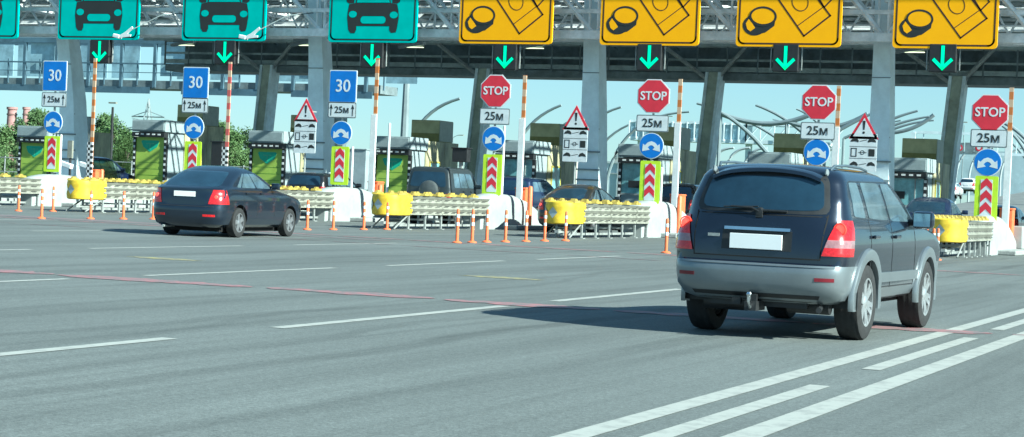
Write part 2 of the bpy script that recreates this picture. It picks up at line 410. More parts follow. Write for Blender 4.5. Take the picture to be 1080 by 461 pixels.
SP = [ # island, px x, top kind, z30/stop, z25, zblue, (zch0,zch1), label
 ('c', 55, '30', 4.94, 4.04, 3.18, (1.30, 2.66), 'leftmost roadside sign post with blue 30 plate beside the leaning steel column'),
 ('d', 203, '30', 4.79, 3.96, 3.16, (1.25, 2.64), 'sign post with blue 30 plate standing behind the dark blue moving sedan'),
 ('e', 359, '30', 4.77, 3.93, 3.12, (1.28, 2.64), 'third sign post with blue 30 plate, right of the exclamation warning triangle'),
 ('f', 519, 'S', 4.72, 3.85, 3.09, (1.15, 2.55), 'red STOP sign post immediately right of the off-roader with a spare wheel'),
 ('g', 686, 'S', 4.66, 3.76, 3.02, (1.10, 2.52), 'red STOP sign post just left of the large near sport utility car'),
 ('h', 861, 'S', 4.58, 3.66, 2.98, (1.05, 2.45), 'red STOP sign post rising above the roof of the large near car'),
 ('i', 1043, 'S', 4.38, 3.58, 2.84, (1.01, 2.42), 'rightmost red STOP sign post, behind the right hand yellow crash cushion')]
for isl, px, kind, zt, z25, zb, (c0, c1), lab in SP:
    X = IS[isl]; p = thing('sign_post', lab, 'road sign', (X, 60.2, 0), 0, 'sign posts at the noses of the toll islands')
    m = MB(); m.tube([(0, 0, .3), (0, 0, zt+.3)], .04); m.build('pole', GALV2, p, True)
    m = MB(); m.box((0, -.03, (c0+c1)/2), (.5, .04, .05)).box((0, -.03, z25), (.6, .04, .05)); m.build('bracket', GALV2, p)
    if kind == 'S': stop_octagon(p, zt, 1.12)
    else:
        o = plate(p, zt, 1.10, 1.16, 'speed_plate', BLUEP, SIGNW); text('30', .62, 0, zt, SIGNW, 'lettering', o, -.085, .004, 1.0, .004)
    o = plate(p, z25, 1.12, .56, 'distance_plate', SIGNW, GREY)
    text('25м', .40 if kind == 'S' else .33, 0, z25, INK, 'lettering', o, -.085, .004, 1, .004)
    if kind != 'S':
        m = MB(); arrow_up(m, -.43, z25, .40, -.083); arrow_up(m, .43, z25, .40, -.083); m.build('arrow', INK, o)
    blue_circle(p, zb, .86)
    chevrons(p, c0, c1, .70)

# ================================================================= CONCRETE NOSES + CRASH CUSHIONS
def nose(X, lab):
    m = MB(); P = []
    st = [(58.6, .62, 1.02), (59.0, .72, 1.12), (59.6, .8, 1.2), (60.6, .82, 1.22), (61.6, .84, 1.18), (62.6, .86, 1.02), (63.4, .86, .8), (64.0, .86, .55)]
    for y, wd, h in st:
        row = []
        for k in range(15):
            a = math.pi*k/14; cx = math.cos(a); sz = math.sin(a)
            x = wd*.5*(abs(cx)**.55)*(1 if cx >= 0 else -1); z = h*(sz**.42) if sz > 1e-6 else 0
            row.append((x, y-60, z))
        P.append(row)
    m.grid(P); m.b.verts.ensure_lookup_table(); n = 15
    m.b.faces.new(m.b.verts[0:n][::-1]); m.b.faces.new(m.b.verts[-n:])
    return tag(m.build('concrete_nose', CONC, smooth=True, loc=(X, 60, .0)), lab, 'concrete block', 'white concrete island noses')
nose_lab = {'c': 'rounded white concrete block below the leftmost blue 30 sign', 'd': 'rounded white concrete block hidden behind the dark blue sedan',
 'e': 'rounded white concrete block below the third blue 30 sign', 'f': 'rounded white concrete block below the STOP sign beside the off-roader',
 'g': 'rounded white concrete block left of the large near car', 'h': 'rounded white concrete block behind the body of the large near car', 'i': 'rounded white concrete block below the rightmost STOP sign'}
for k, lab in nose_lab.items():
    if k != 'd' or True: nose(IS[k], lab)
# low white walls further along the islands
low_lab = {'c': 'low white wall on the island of the leftmost 30 sign', 'd': 'low white wall on the island behind the dark blue sedan', 'e': 'low white wall on the island right of the third 30 sign', 'f': 'low white wall under the white barrier post right of the first STOP sign',
 'g': 'low white wall right of the STOP sign left of the near car', 'h': 'low white wall on the island ahead of the large near car', 'i': 'low white wall at the right edge with dark gaps'}
for k, lab in low_lab.items():
    m = MB()
    for q in range(5): m.box((0, .7+q*1.45, .42), (.5, 1.36, .74), taper=.9)
    tag(m.build('concrete_wall', CONC, loc=(IS[k]+.35, 64.1, .1), bevel=.03), lab, 'barrier wall', 'low concrete island walls')

def cushion(X, Y, L, lab):
    p = thing('crash_cushion', lab, 'crash barrier', (X, Y, 0), 0, 'yellow nosed crash cushions before the islands')
    # nose drum : U shaped plan, corrugated a little
    m = MB(); P = []
    for (z, dr) in ((.42, -.07), (.45, 0), (.6, .02), (.75, -.015), (.9, .02), (1.05, 0), (1.08, -.07)):
        row = []
        for k in range(17):
            a = math.pi*k/16; row.append((-(.46+dr)*math.cos(a), .35-(.46+dr)*math.sin(a)*.9, z))
        row = [(-(.46+dr), 1.15, z)]+row+[((.46+dr), 1.15, z)]
        P.append(row)
    m.grid(P); n = len(P[0]); m.b.verts.ensure_lookup_table()
    m.b.faces.new(m.b.verts[0:n]); m.b.faces.new(m.b.verts[-n:]); m.build('nose_cover', YEL, p, True)
    m = MB()
    for k in range(6):
        pass
    # grey diamonds wrapped to the drum
    for a0 in (-.95, -.2):
        V = []
        for (da, z) in ((-.32, .75), (0, .58), (.32, .75), (0, .92)):
            a = math.pi/2+a0+da; V.append(m.b.verts.new((-.492*math.cos(a)*1.0, .35-.492*math.sin(a)*.9, z)))
        m.b.faces.new(V)
    m.build('reflector', mat('diamond_reflector', (.45, .5, .5), .4, .1, .1, 8), p)
    # rails : three-wave beams in lapped bays
    nb = 5; bl = (L-1.0)/nb
    for s in (-1, 1):
        m = MB()
        for b in range(nb):
            y0 = 1.0+b*bl; off = .455-.012*(b % 2)+.01*b*.3; P = []
            for j in range(13):
                z = .46+.56*j/12; wv = .035*math.cos(j/12*6*math.pi)
                P.append([(s*(off+wv), y0, z), (s*(off+wv), y0+bl+.12, z)])
            m.grid(P)
        m.build('rail', GALV, p, True, recalc=True)
        m = MB()
        for b in range(nb):
            for zz in (.55, .74, .93):
                for q in range(2): m.box((s*.502, 1.0+b*bl+.25+q*bl*.5, zz-.0), (.012, bl*.28, .022))
        m.build('slot', BLACK, p)
    for b in range(nb+1):
        y0 = 1.05+b*bl
        m = MB()
        for s in (-1, 1): m.box((s*.40, y0, .27), (.05, .07, .50)); m.box((s*.40, y0, .012), (.18, .2, .024))
        m.box((0, y0, .72), (.8, .05, .5)); m.box((0, y0, .3), (.8, .05, .05))
        m.build('frame', GALV2, p)
    m = MB()
    for s in (-1, 1): m.tube([(s*.38, .1, .02), (s*.38, 1.0, .42)], .025)
    m.box((0, .8, .2), (.12, 1.5, .08)); m.build('brace', GALV2, p)
    for b in range(7):
        y0 = .45+b*(L-.9)/6.6
        for s in (-1, 1):
            m = MB(); m.box((s*.38, y0, 1.085), (.18, .50, .07), taper=.85); m.box((s*.38, y0, 1.14), (.12, .24, .07), taper=.6)
            m.build('top_cap', mat('cap_plastic', (.40, .30, .06), .6, 0, .3, 6), p)
    m = MB(); m.box((0, L*.52, .12), (.10, L*.9, .07)); m.build('guide_track', GALV2, p)
    return p
cush = {'c': 'crash cushion at the left photo edge with grey rails', 'd': 'pale yellow nosed crash cushion left of the dark blue sedan', 'e': 'crash cushion partly hidden behind the bonnet of the dark blue sedan',
 'f': 'bright yellow nosed crash cushion before the first STOP sign', 'g': 'yellow nosed crash cushion just left of the large near car', 'h': 'crash cushion hidden behind the large near car', 'i': 'yellow nosed crash cushion below the rightmost STOP sign'}
for k, lab in cush.items(): cushion(IS[k], {'i': 53.2, 'd': 53.0}.get(k, 51.9), {'i': 5.4, 'd': 5.8}.get(k, 6.9), lab)

# ================================================================= BOLLARDS
def bollard(x, y, lab):
    p = thing('bollard', lab, 'bollard', (x, y, 0), 0, 'orange flexible bollards')
    m = MB(); m.lathe([(.0, 0), (.12, 0), (.12, .02), (.055, .05)], n=14); m.lathe([(.04, .04), (.038, .78), (.03, .82), (0, .83)], n=12); m.build('post', ORANGE, p, True)
    for z in (.42, .62):
        m = MB(); m.lathe([(.0405, z), (.042, z+.01), (.042, z+.07), (.0405, z+.08)], n=12); m.build('band', WHITE, p, True)
rows = [('c-row, behind the far left', -38.35, [50.2, 52.0], ['orange bollard nearest the left photo edge', 'orange bollard just left of the pale yellow cushion nose']),
 ('', -32.45, [43.5, 45.8, 47.4, 49.0], ['orange bollard before the pale yellow cushion nose', 'second orange bollard left of the dark blue sedan', 'third orange bollard left of the dark blue sedan', 'orange bollard nearest the rear of the dark blue sedan']),
 ('', -25.85, [46.6, 48.1, 50.0, 51.5], ['orange bollard just ahead of the dark blue sedan', 'second orange bollard ahead of the dark blue sedan', 'third orange bollard ahead of the dark blue sedan', 'orange bollard at the bright yellow nose before the first STOP sign']),
 ('', -19.3, [42.2, 43.1, 44.1, 45.2, 46.6, 48.0, 49.5], ['first of seven orange bollards under the off-roader with spare wheel', 'second of the seven orange bollards counted from the left', 'third of the seven orange bollards, below the first STOP sign', 'middle one of the row of seven orange bollards', 'fifth of the seven orange bollards, before the white barrier post', 'sixth of the seven orange bollards', 'last of the seven orange bollards, touching the yellow cushion nose']),
 ('', -14.3, [43.3], ['single orange bollard just left of the large near car']),
 ('', -9.2, [47.9, 48.7, 49.5, 50.3], ['orange bollard nearest the front wing of the large near car', 'second orange bollard right of the large near car', 'third orange bollard right of the large near car', 'orange bollard touching the rightmost yellow cushion nose'])]
for _, X, Ys, labs in rows:
    for i, (y, lab) in enumerate(zip(Ys, labs)): bollard(X+random.uniform(-.03, .03), y, lab)

# ================================================================= BARRIER GATES
ARM = {}
def arm_mat(c, nm):
    m = bpy.data.materials.new(nm); m.use_nodes = True; n = m.node_tree.nodes; l = m.node_tree.links; b = n['Principled BSDF']
    tc = n.new('ShaderNodeTexCoord'); sp = n.new('ShaderNodeSeparateXYZ'); l.new(tc.outputs['Object'], sp.inputs[0])
    a = n.new('ShaderNodeMath'); a.operation = 'MULTIPLY_ADD'; a.inputs[1].default_value = 2.0; a.inputs[2].default_value = .0
    l.new(sp.outputs[2], a.inputs[0])
    f = n.new('ShaderNodeMath'); f.operation = 'FRACT'; l.new(a.outputs[0], f.inputs[0])
    g = n.new('ShaderNodeMath'); g.operation = 'GREATER_THAN'; g.inputs[1].default_value = .5; l.new(f.outputs[0], g.inputs[0])
    x = n.new('ShaderNodeMix'); x.data_type = 'RGBA'; l.new(g.outputs[0], x.inputs[0])
    x.inputs[6].default_value = (*c, 1); x.inputs[7].default_value = (.55, .38, .26, 1); l.new(x.outputs[2], b.inputs['Base Color']); b.inputs['Roughness'].default_value = .5
    return m
AM_O = arm_mat((.50, .16, .04), 'orange_barrier_stripes'); AM_R = arm_mat((.50, .10, .09), 'red_barrier_stripes')
CHK = bpy.data.materials.new('checkered_tape'); CHK.use_nodes = True
_n = CHK.node_tree.nodes; _k = _n.new('ShaderNodeTexChecker'); _k.inputs[1].default_value = (.02,.02,.02,1); _k.inputs[2].default_value = (.7,.7,.7,1); _k.inputs[3].default_value = 9
_t = _n.new('ShaderNodeTexCoord'); CHK.node_tree.links.new(_t.outputs['Object'], _k.inputs[0]); CHK.node_tree.links.new(_k.outputs[0], _n['Principled BSDF'].inputs[0])
gates = [(105, 62, AM_O, 'c', 'raised orange striped barrier arm with checkered foot left of the dark blue sedan'),
 (247, 66, AM_R, 'd', 'raised red barrier arm above the roof of the dark blue sedan'),
 (402, 62, AM_O, 'e', 'raised striped barrier arm left of the off-roader with spare wheel'),
 (557, 80, AM_O, 'f', 'raised barrier arm on a white post right of the first STOP sign'),
 (720.5, 84, AM_O, 'g', 'raised barrier arm on a white post touching the left of the near car'),
 (887, 91, AM_O, 'h', 'raised striped barrier arm behind the roof of the near car, right of a STOP sign'),
 (1068.5, 93, AM_O, 'i', 'raised striped barrier arm at the right photo edge')]
for x, y, am, isl, lab in gates:
    t = at(x, y, 64); p = thing('barrier_gate', lab, 'barrier', (t.x, 64, 0), 0, 'raised lane barrier arms')
    m = MB(); m.box((0, 0, .78), (.42, .5, 1.26)); m.box((0, 0, 1.44), (.46, .54, .06)); m.build('cabinet', ORANGE if am is AM_O else WHITE, p, bevel=.02)
    m = MB(); m.box((0, -.28, (1.0+t.z)/2), (.14, .05, t.z-1.0)); m.build('arm', am, p)
    if isl in 'cd':
        m = MB(); m.box((-.02, -.36, 1.75), (.26, .06, 1.6)); m.build('lower_arm', CHK, p)
    else:
        m = MB(); m.box((.0, -.37, 2.05), (.22, .1, 3.8)); m.build('lower_arm', WHITE, p, bevel=.01)
# orange posts beside the cabinets
for (x, y0, y1, Y, lab) in ((107.5, 180, 192, 63, 'short orange post beside the checkered barrier foot'), (401, 196, 216, 63, 'orange post beside the striped barrier left of the off-roader'),
                      (559.5, 198, 222, 62, 'thick orange post in front of the white barrier post'), (717, 208, 226, 62, 'thick orange post at the left side of the large near car')):
    a = at(x, y0, Y)
    m = MB(); m.lathe([(.15, 0), (.15, .04), (.09, .06), (.085, a.z), (.05, a.z+.05), (0, a.z+.06)], n=16)
    tag(m.build('marker_post', ORANGE, smooth=True, loc=(a.x, Y, .0)), lab, 'marker post', 'thick orange marker posts')

# ================================================================= CANOPY
YF, YB = 69.5, 85.5
canopy = thing('toll_canopy', 'huge grey steel truss canopy spanning all the toll lanes', 'canopy', (0, 0, 0))
XL, XR = -68.0, 16.0
def truss(Y, z0, z1, zm, mtl, r=.12, full=True):
    m = MB()
    for z, rr in ((z0, r*1.35), (z1, r*1.35)): m.box(((XL+XR)/2, Y, z), (XR-XL, rr*2, rr*2))
    if zm: m.box(((XL+XR)/2, Y, zm), (XR-XL, r*1.3, r*1.3))
    m.build('chord', mtl, canopy)
    nodes = [-62.6]+list(IS.values())+[2.0, 8.0, 14.0]
    m = MB()
    for a, b in zip(nodes[:-1], nodes[1:]):
        mid = (a+b)/2
        m.tube([(a, Y, z0), (mid, Y, z1)], r*.85, 6); m.tube([(mid, Y, z1), (b, Y, z0)], r*.85, 6)
        m.tube([(a+.13, Y, z0), (a+.13, Y, z1)], r*.6, 6); m.tube([(a-.25, Y, z0), (a-.25, Y, z1)], r*.4, 6)
    m.build('diagonal', mtl, canopy)
truss(YF, 7.5, 10.6, 8.42, TRUSS)
truss(YF+1.3, 7.5, 10.6, 8.6, TRUSS, .09)
truss(77.5, 8.6, 11.0, 9.4, TRUSS, .09)
truss(YB-1, 8.6, 11.0, None, TRUSS, .09)
m = MB(); k = XL
while k < XR-1.5:
    m.tube([(k, 72.4, 7.9), (k+.75, 72.4, 9.2)], .045, 5); m.tube([(k+.75, 72.4, 9.2), (k+1.5, 72.4, 7.9)], .045, 5); k += 1.5
m.build('lattice', TRUSS, canopy)
for (yy, zz, rr) in ((72.4, 7.9, .07), (72.4, 9.2, .07), (74, 8.2, .05), (71.2, 9.7, .05), (76, 9.0, .06), (70.6, 8.05, .035), (73.2, 9.95, .05)):
    m = MB(); m.tube([(XL, yy, zz), (XR, yy, zz)], rr, 6); m.build('service_pipe', TRUSS, canopy)
for k in range(28):
    X = XL+1.2+k*3.0; m = MB(); m.tube([(X, 70.9, 7.6), (X, 70.9, 10.6)], .05, 5); m.tube([(X, YF+1.3, 7.5), (X+.9, YF+1.3, 8.6)], .045, 5); m.tube([(X+1.8, YF+1.3, 7.5), (X+.9, YF+1.3, 8.6)], .045, 5); m.build('strut', TRUSS, canopy)
m = MB()
nodes = [-62.6]+list(IS.values())+[2.0, 8.0, 14.0]
for X in nodes:
    m.box((X, (YF+YB)/2, 8.9), (.18, YB-YF, .22)); m.box((X+2.9, (YF+YB)/2, 9.4), (.12, YB-YF, .16))
    for a, b in ((YF, 73.5), (73.5, 77.5), (77.5, 81.5), (81.5, YB)):
        m.tube([(X, a, 8.9), (X, (a+b)/2, 10.9)], .06, 6); m.tube([(X, (a+b)/2, 10.9), (X, b, 8.9)], .06, 6)
m.build('cross_beam', TRUSS, canopy)
m = MB()
for k in range(42): m.box((XL+1+k*2.0, (YF+YB)/2, 10.95), (.08, YB-YF, .14))
for y in (71.5, 73.5, 75.5, 79.5, 81.5, 83.5): m.box(((XL+XR)/2, y, 9.15), (XR-XL, .1, .12))
m.build('purlin', GALV2, canopy)
ROOFM = mat('roof_sheet', (.5, .56, .55), .6, 0, .15, 1)
for y0, y1 in ((67.2, 72.3), (76.9, 88.0)):          # the roof is open along its middle
    m = MB(); m.box(((XL+XR)/2, (y0+y1)/2, 12.5), (XR-XL+2, y1-y0, .22)); m.build('roof', ROOFM, canopy)
for yy in (YF, YB-1):
    m = MB(); m.box(((XL+XR)/2, yy, 12.2), (XR-XL, .3, .3)); m.build('chord', TRUSS, canopy)
    for k in range(29): m = MB(); m.tube([(XL+1+k*2.9, yy, 10.6), (XL+1+k*2.9, yy, 12.2)], .07, 6); m.build('strut', TRUSS, canopy)
m = MB(); m.box(((XL+XR)/2, YB+.6, 10.0), (XR-XL, .1, 2.4)); m.build('rear_fascia', mat('fascia_grey', (.24, .29, .27), .6, 0, .3, .8), canopy)
# service gallery at the rear edge
gx0, gx1 = -56.0, XR
m = MB(); m.box(((gx0+gx1)/2, 86, 7.02), (gx1-gx0, 1.9, .34)); m.box(((gx0+gx1)/2, 86.9, 7.9), (gx1-gx0, .06, 1.5)); m.build('gallery_deck', STEEL_D, canopy)
m = MB(); m.box(((gx0+gx1)/2, 85.02, 7.35), (gx1-gx0, .06, .22)); m.box(((gx0+gx1)/2, 85.02, 7.78), (gx1-gx0, .07, .10)); m.box(((gx0+gx1)/2, 85.02, 8.42), (gx1-gx0, .09, .16))
m.box(((gx0+gx1)/2, 83.0, 8.3), (gx1-gx0, .1, .12)); m.build('gallery_rail', mat('gallery_rail_grey', (.34,.40,.40), .6, 0, .2, 2), canopy)
m = MB()
k = gx0
while k < gx1: m = MB(); m.box((k, 85.0, 7.8), (.07, .07, 1.3)); m.build('gallery_post', STEEL_D, canopy); k += 1.45
m = MB()
k = gx0+1
while k < gx1: m.box((k, 86.4, 8.85), (1.1, .9, .5)); m.tube([(k+1.2, 84, 9.3), (k+2.0, 86, 8.3)], .05, 5); k += 3.1
m.build('gallery_duct', STEEL_D, canopy)
# front columns (box section, flaring downwards, tops leaning out)
for (X, lean, lab) in ((-51.25, -1.0, 0), (-38.8, -.45, 0), (-26.6, -.25, 0), (-15.2, -.12, 0), (-3.5, 0, 0)):
    m = MB(); P = []
    for z, wd, dp, f in ((.15, .95, 1.15, 0), (2.5, .84, 1.05, 0), (4.5, .74, .95, .12), (6.5, .66, .85, .4), (8.5, .62, .75, .75), (10.8, .60, .7, 1.25)):
        x = X+lean*f
        P.append([(x-wd/2, YF-dp/2+1.3, z), (x+wd/2, YF-dp/2+1.3, z), (x+wd/2, YF+dp/2+1.3, z), (x-wd/2, YF+dp/2+1.3, z), (x-wd/2, YF-dp/2+1.3, z)])
    m.grid(P); m.build('column', STEEL, canopy)
    m = MB()
    for z in (1.9, 2.3, 3.0): m = MB(); m.box((X, YF+.74, z), (.98, .05, .06)); m.build('column_strap', STEEL_D, canopy)
for X, kk in ((-51.25, 0), (-38.8, 1), (-26.6, 2), (-15.2, 3)):
    m = MB(); m.box((X, YF+1.25, .42), (1.25, 1.5, .06)); m.build('base_plate', STEEL_D, canopy)
    for z in (3.9, 6.1): m = MB(); m.box((X+(-1.0, -.45, -.25, -.12)[kk]*(.08 if z < 5 else .34), YF+.86, z), (.80 if z < 5 else .71, .04, .03)); m.build('weld_seam', STEEL_D, canopy)
# rear columns (leaning, H section)
for i, X in enumerate((-50.0, -38.0, -26.4, -15.3, -4.0)):
    M0 = Vector((X-.22, 85, .15)); M1 = Vector((X+.32, 85, 7.2)); m = MB()
    def lv(t, dx, dy): q = M0.lerp(M1, t); return (q.x+dx, q.y+dy, q.z)
    for dx, wx in ((-.30, .07), (.30, .07)):
        m.grid([[lv(t, dx-wx, -.4), lv(t, dx+wx, -.4), lv(t, dx+wx, .4), lv(t, dx-wx, .4), lv(t, dx-wx, -.4)] for t in (0, 1)])
    m.build('rear_column', mat('rear_column_paint', (.66, .76, .80), .5, 0, .15, 2), canopy)
    m = MB(); m.grid([[lv(t, -.22, -.34), lv(t, .22, -.34), lv(t, .22, .2), lv(t, -.22, .2), lv(t, -.22, -.34)] for t in (0, 1)])
    m.build('column_web', mat('column_web_green', (.40, .44, .36), .6, 0, .2, 2), canopy)
    m = MB()
    for s in (-1, 1): m.tube([(X+s*2.6-.3, 84.6, 8.9), (X+.25*s+.2, 84.8, 6.9)], .10, 6)
    m.build('knee_brace', GALV2, canopy)
# strip lamps hanging in the truss
for i, (x, y) in enumerate(((434, 48), (560, 49), (960, 53), (193, 46), (320, 46))):
    a = at(x, y, 74)
    p = MB(); p.box((0, 0, 0), (1.2, .22, .12), M=Matrix.Rotation(R(-8), 3, 'Y')); p.box((0, 0, .13), (1.0, .08, .15))
    lm = MB(); lm.box((0, 0, -.075), (1.1, .18, .03)); 
    r = thing('ceiling_lamp', ['lit strip lamp under the canopy between the teal and yellow boards', 'lit strip lamp below the leftmost yellow board', 'lit strip lamp below the rightmost yellow board', 'strip lamp left of the second teal board', 'strip lamp left of the column by the third teal board'][i], 'lamp', (a.x, 74, a.z), 0, 'strip lamps under the canopy')
    p.build('housing', GREY, r); lm.build('diffuser', mat('lamp_diffuser', (.9, .9, .6), .5, 0, .05, 3, emit=.7), r)

# ================================================================= LANE BOARDS
def board_base(X, wd, name, mface, lab, grp, z0=7.03):
    h = 3.1
    p = thing(name, lab, 'lane sign', (X, 68.45, 0), 0, grp); zc = z0+h/2
    m = MB(); m.flat(rrect(0, zc, wd, h, .14), 0, .08); o = m.build('board_panel', mface, p)
    m = MB(); m.stroke([], .05) if False else None
    pts = rrect(0, zc, wd-.22, h-.22, .2, 6); m.stroke(pts, .06, -.081, .004, True); m.build('border', INK if mface is TEAL else INKB, o)
    m = MB(); m.box((-wd*.3, .3, zc), (.08, .6, .1)).box((wd*.3, .3, zc), (.08, .6, .1)).box((0, .06, zc+.8), (wd*.96, .08, .1)).box((0, .06, z0+.3), (wd*.96, .08, .1))
    m.build('bracket', GALV2, p)
    return p, o, z0
def teal_board(X, wd, lab):
    p, o, z0 = board_base(X, wd, 'car_lane_board', TEAL, lab, 'teal lane boards with a car pictogram')
    k = wd/88.0; zc = lambda y: z0+(42-y)*k; xx = lambda x: (x-104)*k
    yy = -.081
    m = MB()
    B = [(79, 14), (80, 8), (86, 7), (86.5, 6), (90.5, -8), (117.5, -8), (121.5, 6), (122, 7), (128, 8), (129.5, 14), (130, 20), (128.5, 30), (127.5, 33), (123, 33.5), (121, 31), (121, 27.5), (88, 27.5), (88, 31), (86.5, 34), (82.5, 34), (80, 31), (78.5, 20)]
    m.flat([(xx(a), zc(b)) for a, b in B], yy, .004)
    m.flat([(xx(a), zc(b)) for a, b in ((77, 3), (85, 4), (85, 7), (80, 7.5), (77.5, 6))], yy, .004); m.flat([(xx(a), zc(b)) for a, b in ((131, 3), (123, 4), (123, 7), (128, 7.5), (130.5, 6))], yy, .004)
    m.build('car_pictogram', INK, o)
    m = MB(); m.flat([(xx(a), zc(b)) for a, b in ((87.5, 6.5), (91.5, -7), (116.5, -7), (120.5, 6.5))], yy-.006, .003)
    m.flat(ell(xx(84), zc(17), 4*k, 3*k), yy-.006, .003); m.flat(ell(xx(125), zc(17.5), 4*k, 3*k), yy-.006, .003)
    m.flat(rrect(xx(104.5), zc(22), 25*k, 6.5*k, 3.1*k), yy-.006, .003); m.build('pictogram_window', TEAL, o)
    m = MB(); m.flat([(xx(a), zc(b)) for a, b in ((112, -3), (117, -3), (117.5, 1), (113.5, 1))], yy-.012, .003); m.build('transponder', INK, o)
    return p
def amber_board(X, wd, lab):
    p, o, z0 = board_base(X, wd, 'cash_lane_board', AMBER, lab, 'yellow lane boards with coins and banknotes')
    k = wd/98.0; zc = lambda y: z0+(47-y)*k; xx = lambda x: (x-534)*k; yy = -.081
    P = lambda a, b: (xx(a), zc(b))
    m = MB()
    m.flat(ell(xx(502.5), zc(27.5), 11.5*k, 9.5*k), yy, .004)
    m.flat([P(491, 26), P(498, 17), P(522, 20), P(521, 28), P(513, 34), P(500, 37)], yy-.003, .003)
    m.ring(P(510, 19.5), 12*k, 8.3*k, 1.9*k, yy-.012, .003, rot=-.06)
    m.build('coin_pictogram', INK, o)
    m = MB(); m.flat(ell(xx(510), zc(19), 11*k, 7.4*k, rot=-.06), yy-.008, .003)
    m.flat([P(494, 26), P(496.5, 21.8), P(499.5, 25), P(503, 30), P(498.5, 33.2), P(495.5, 31)], yy-.008, .003); m.build('coin_face', AMBER, o)
    m = MB()
    m.stroke([P(514, -9), P(549, 37), P(572.5, 18.5), P(541, -20)], 1.5*k, yy, .004)
    m.stroke([P(543, 27.5), P(566, 10.5)], .8*k, yy, .004)
    m.stroke([P(566.5, 11), P(574, 3), P(569, -4)], 1.3*k, yy, .004)
    m.stroke([P(560, 1), P(566.5, 11)], 1.5*k, yy, .004)
    m.ring(P(544, 6), 7.2*k, 8.6*k, .8*k, yy, .004, rot=.5)
    m.build('banknote_pictogram', INKB, o)
    return p
bl = [(-54.7, 4.1, 'T', 'teal car lane board cut by the left photo edge'), (-48.48, 4.12, 'T', 'teal car lane board nearest the left photo edge shown whole in width'),
      (-42.27, 4.0, 'T', 'middle teal car lane board between two steel columns'), (-35.35, 3.95, 'T', 'rightmost teal car lane board, next to the first yellow board'),
      (-29.55, 3.93, 'A', 'leftmost yellow coin and banknote board, next to the teal board'), (-23.66, 3.93, 'A', 'second yellow coin board, right of the middle steel column'),
      (-18.3, 3.93, 'A', 'third yellow coin board, above the large near car'), (-12.62, 3.68, 'A', 'rightmost yellow coin board near the right photo edge')]
for X, wd, kd, lab in bl: (teal_board if kd == 'T' else amber_board)(X, wd, lab)
# green arrow signals
ap = [(107, 54), (239, 55), (394, 58), (534, 60), (686, 60), (829.5, 61), (995, 61)]
al = ['green arrow signal under the teal board nearest the left edge', 'green arrow signal under the middle teal board', 'green arrow signal under the rightmost teal board', 'green arrow signal under the leftmost yellow board',
      'green arrow signal under the second yellow board', 'green arrow signal under the third yellow board', 'green arrow signal under the rightmost yellow board']
for (x, y), lab in zip(ap, al):
    a = at(x, y, 68.5); p = thing('lane_signal', lab, 'traffic signal', (a.x, 68.5, a.z), 0, 'green arrow lane signals')
    m = MB(); m.box((0, 0, -.02), (.96, .3, 1.0)); m.build('housing', BLACK, p, bevel=.03)
    m = MB(); s = .46
    m.stroke([(0, s*.78), (0, -s*.6)], .12, -.152, .008); m.stroke([(-.29, -.10), (0, -.38), (.29, -.10)], .12, -.1525, .008); m.build('arrow_lamp', LAMP_G, p)
    m = MB(); m.box((-.40, .05, .62), (.06, .08, .3)).box((.40, .05, .62), (.06, .08, .3)); m.box((-.58, 0, 0), (.025, .06, .9)).box((.58, 0, 0), (.025, .06, .9)); m.build('hanger', GALV2, p)
# cameras on brackets reaching in front of two teal boards
for (x, y, lab) in ((126, 37, 'white overhead camera at the lower right of the first full teal board'), (259, 38, 'white overhead camera at the lower right of the middle teal board')):
    a = at(x, y, 66.8); p = thing('overhead_camera', lab, 'camera', (a.x, 66.8, a.z), 0, 'white overhead cameras on brackets')
    m = MB(); m.box((-.1, 0, -.05), (.34, .24, .16), M=Matrix.Rotation(R(12), 3, 'Y')); m.build('camera_body', WHITE, p, bevel=.03)
    m = MB(); m.flat([(.05, -.02), (.3, .1), (.66, .36), (.7, .28), (.45, .05), (.62, .02), (.6, -.06), (.1, -.12)], -.05, .05); m.build('sun_shield', WHITE, p)
    m = MB(); m.tube([(.2, 0, .05), (1.2, 1.2, .95), (1.6, 2.6, 1.2)], .022, 6); m.build('arm', STEEL_D, p)

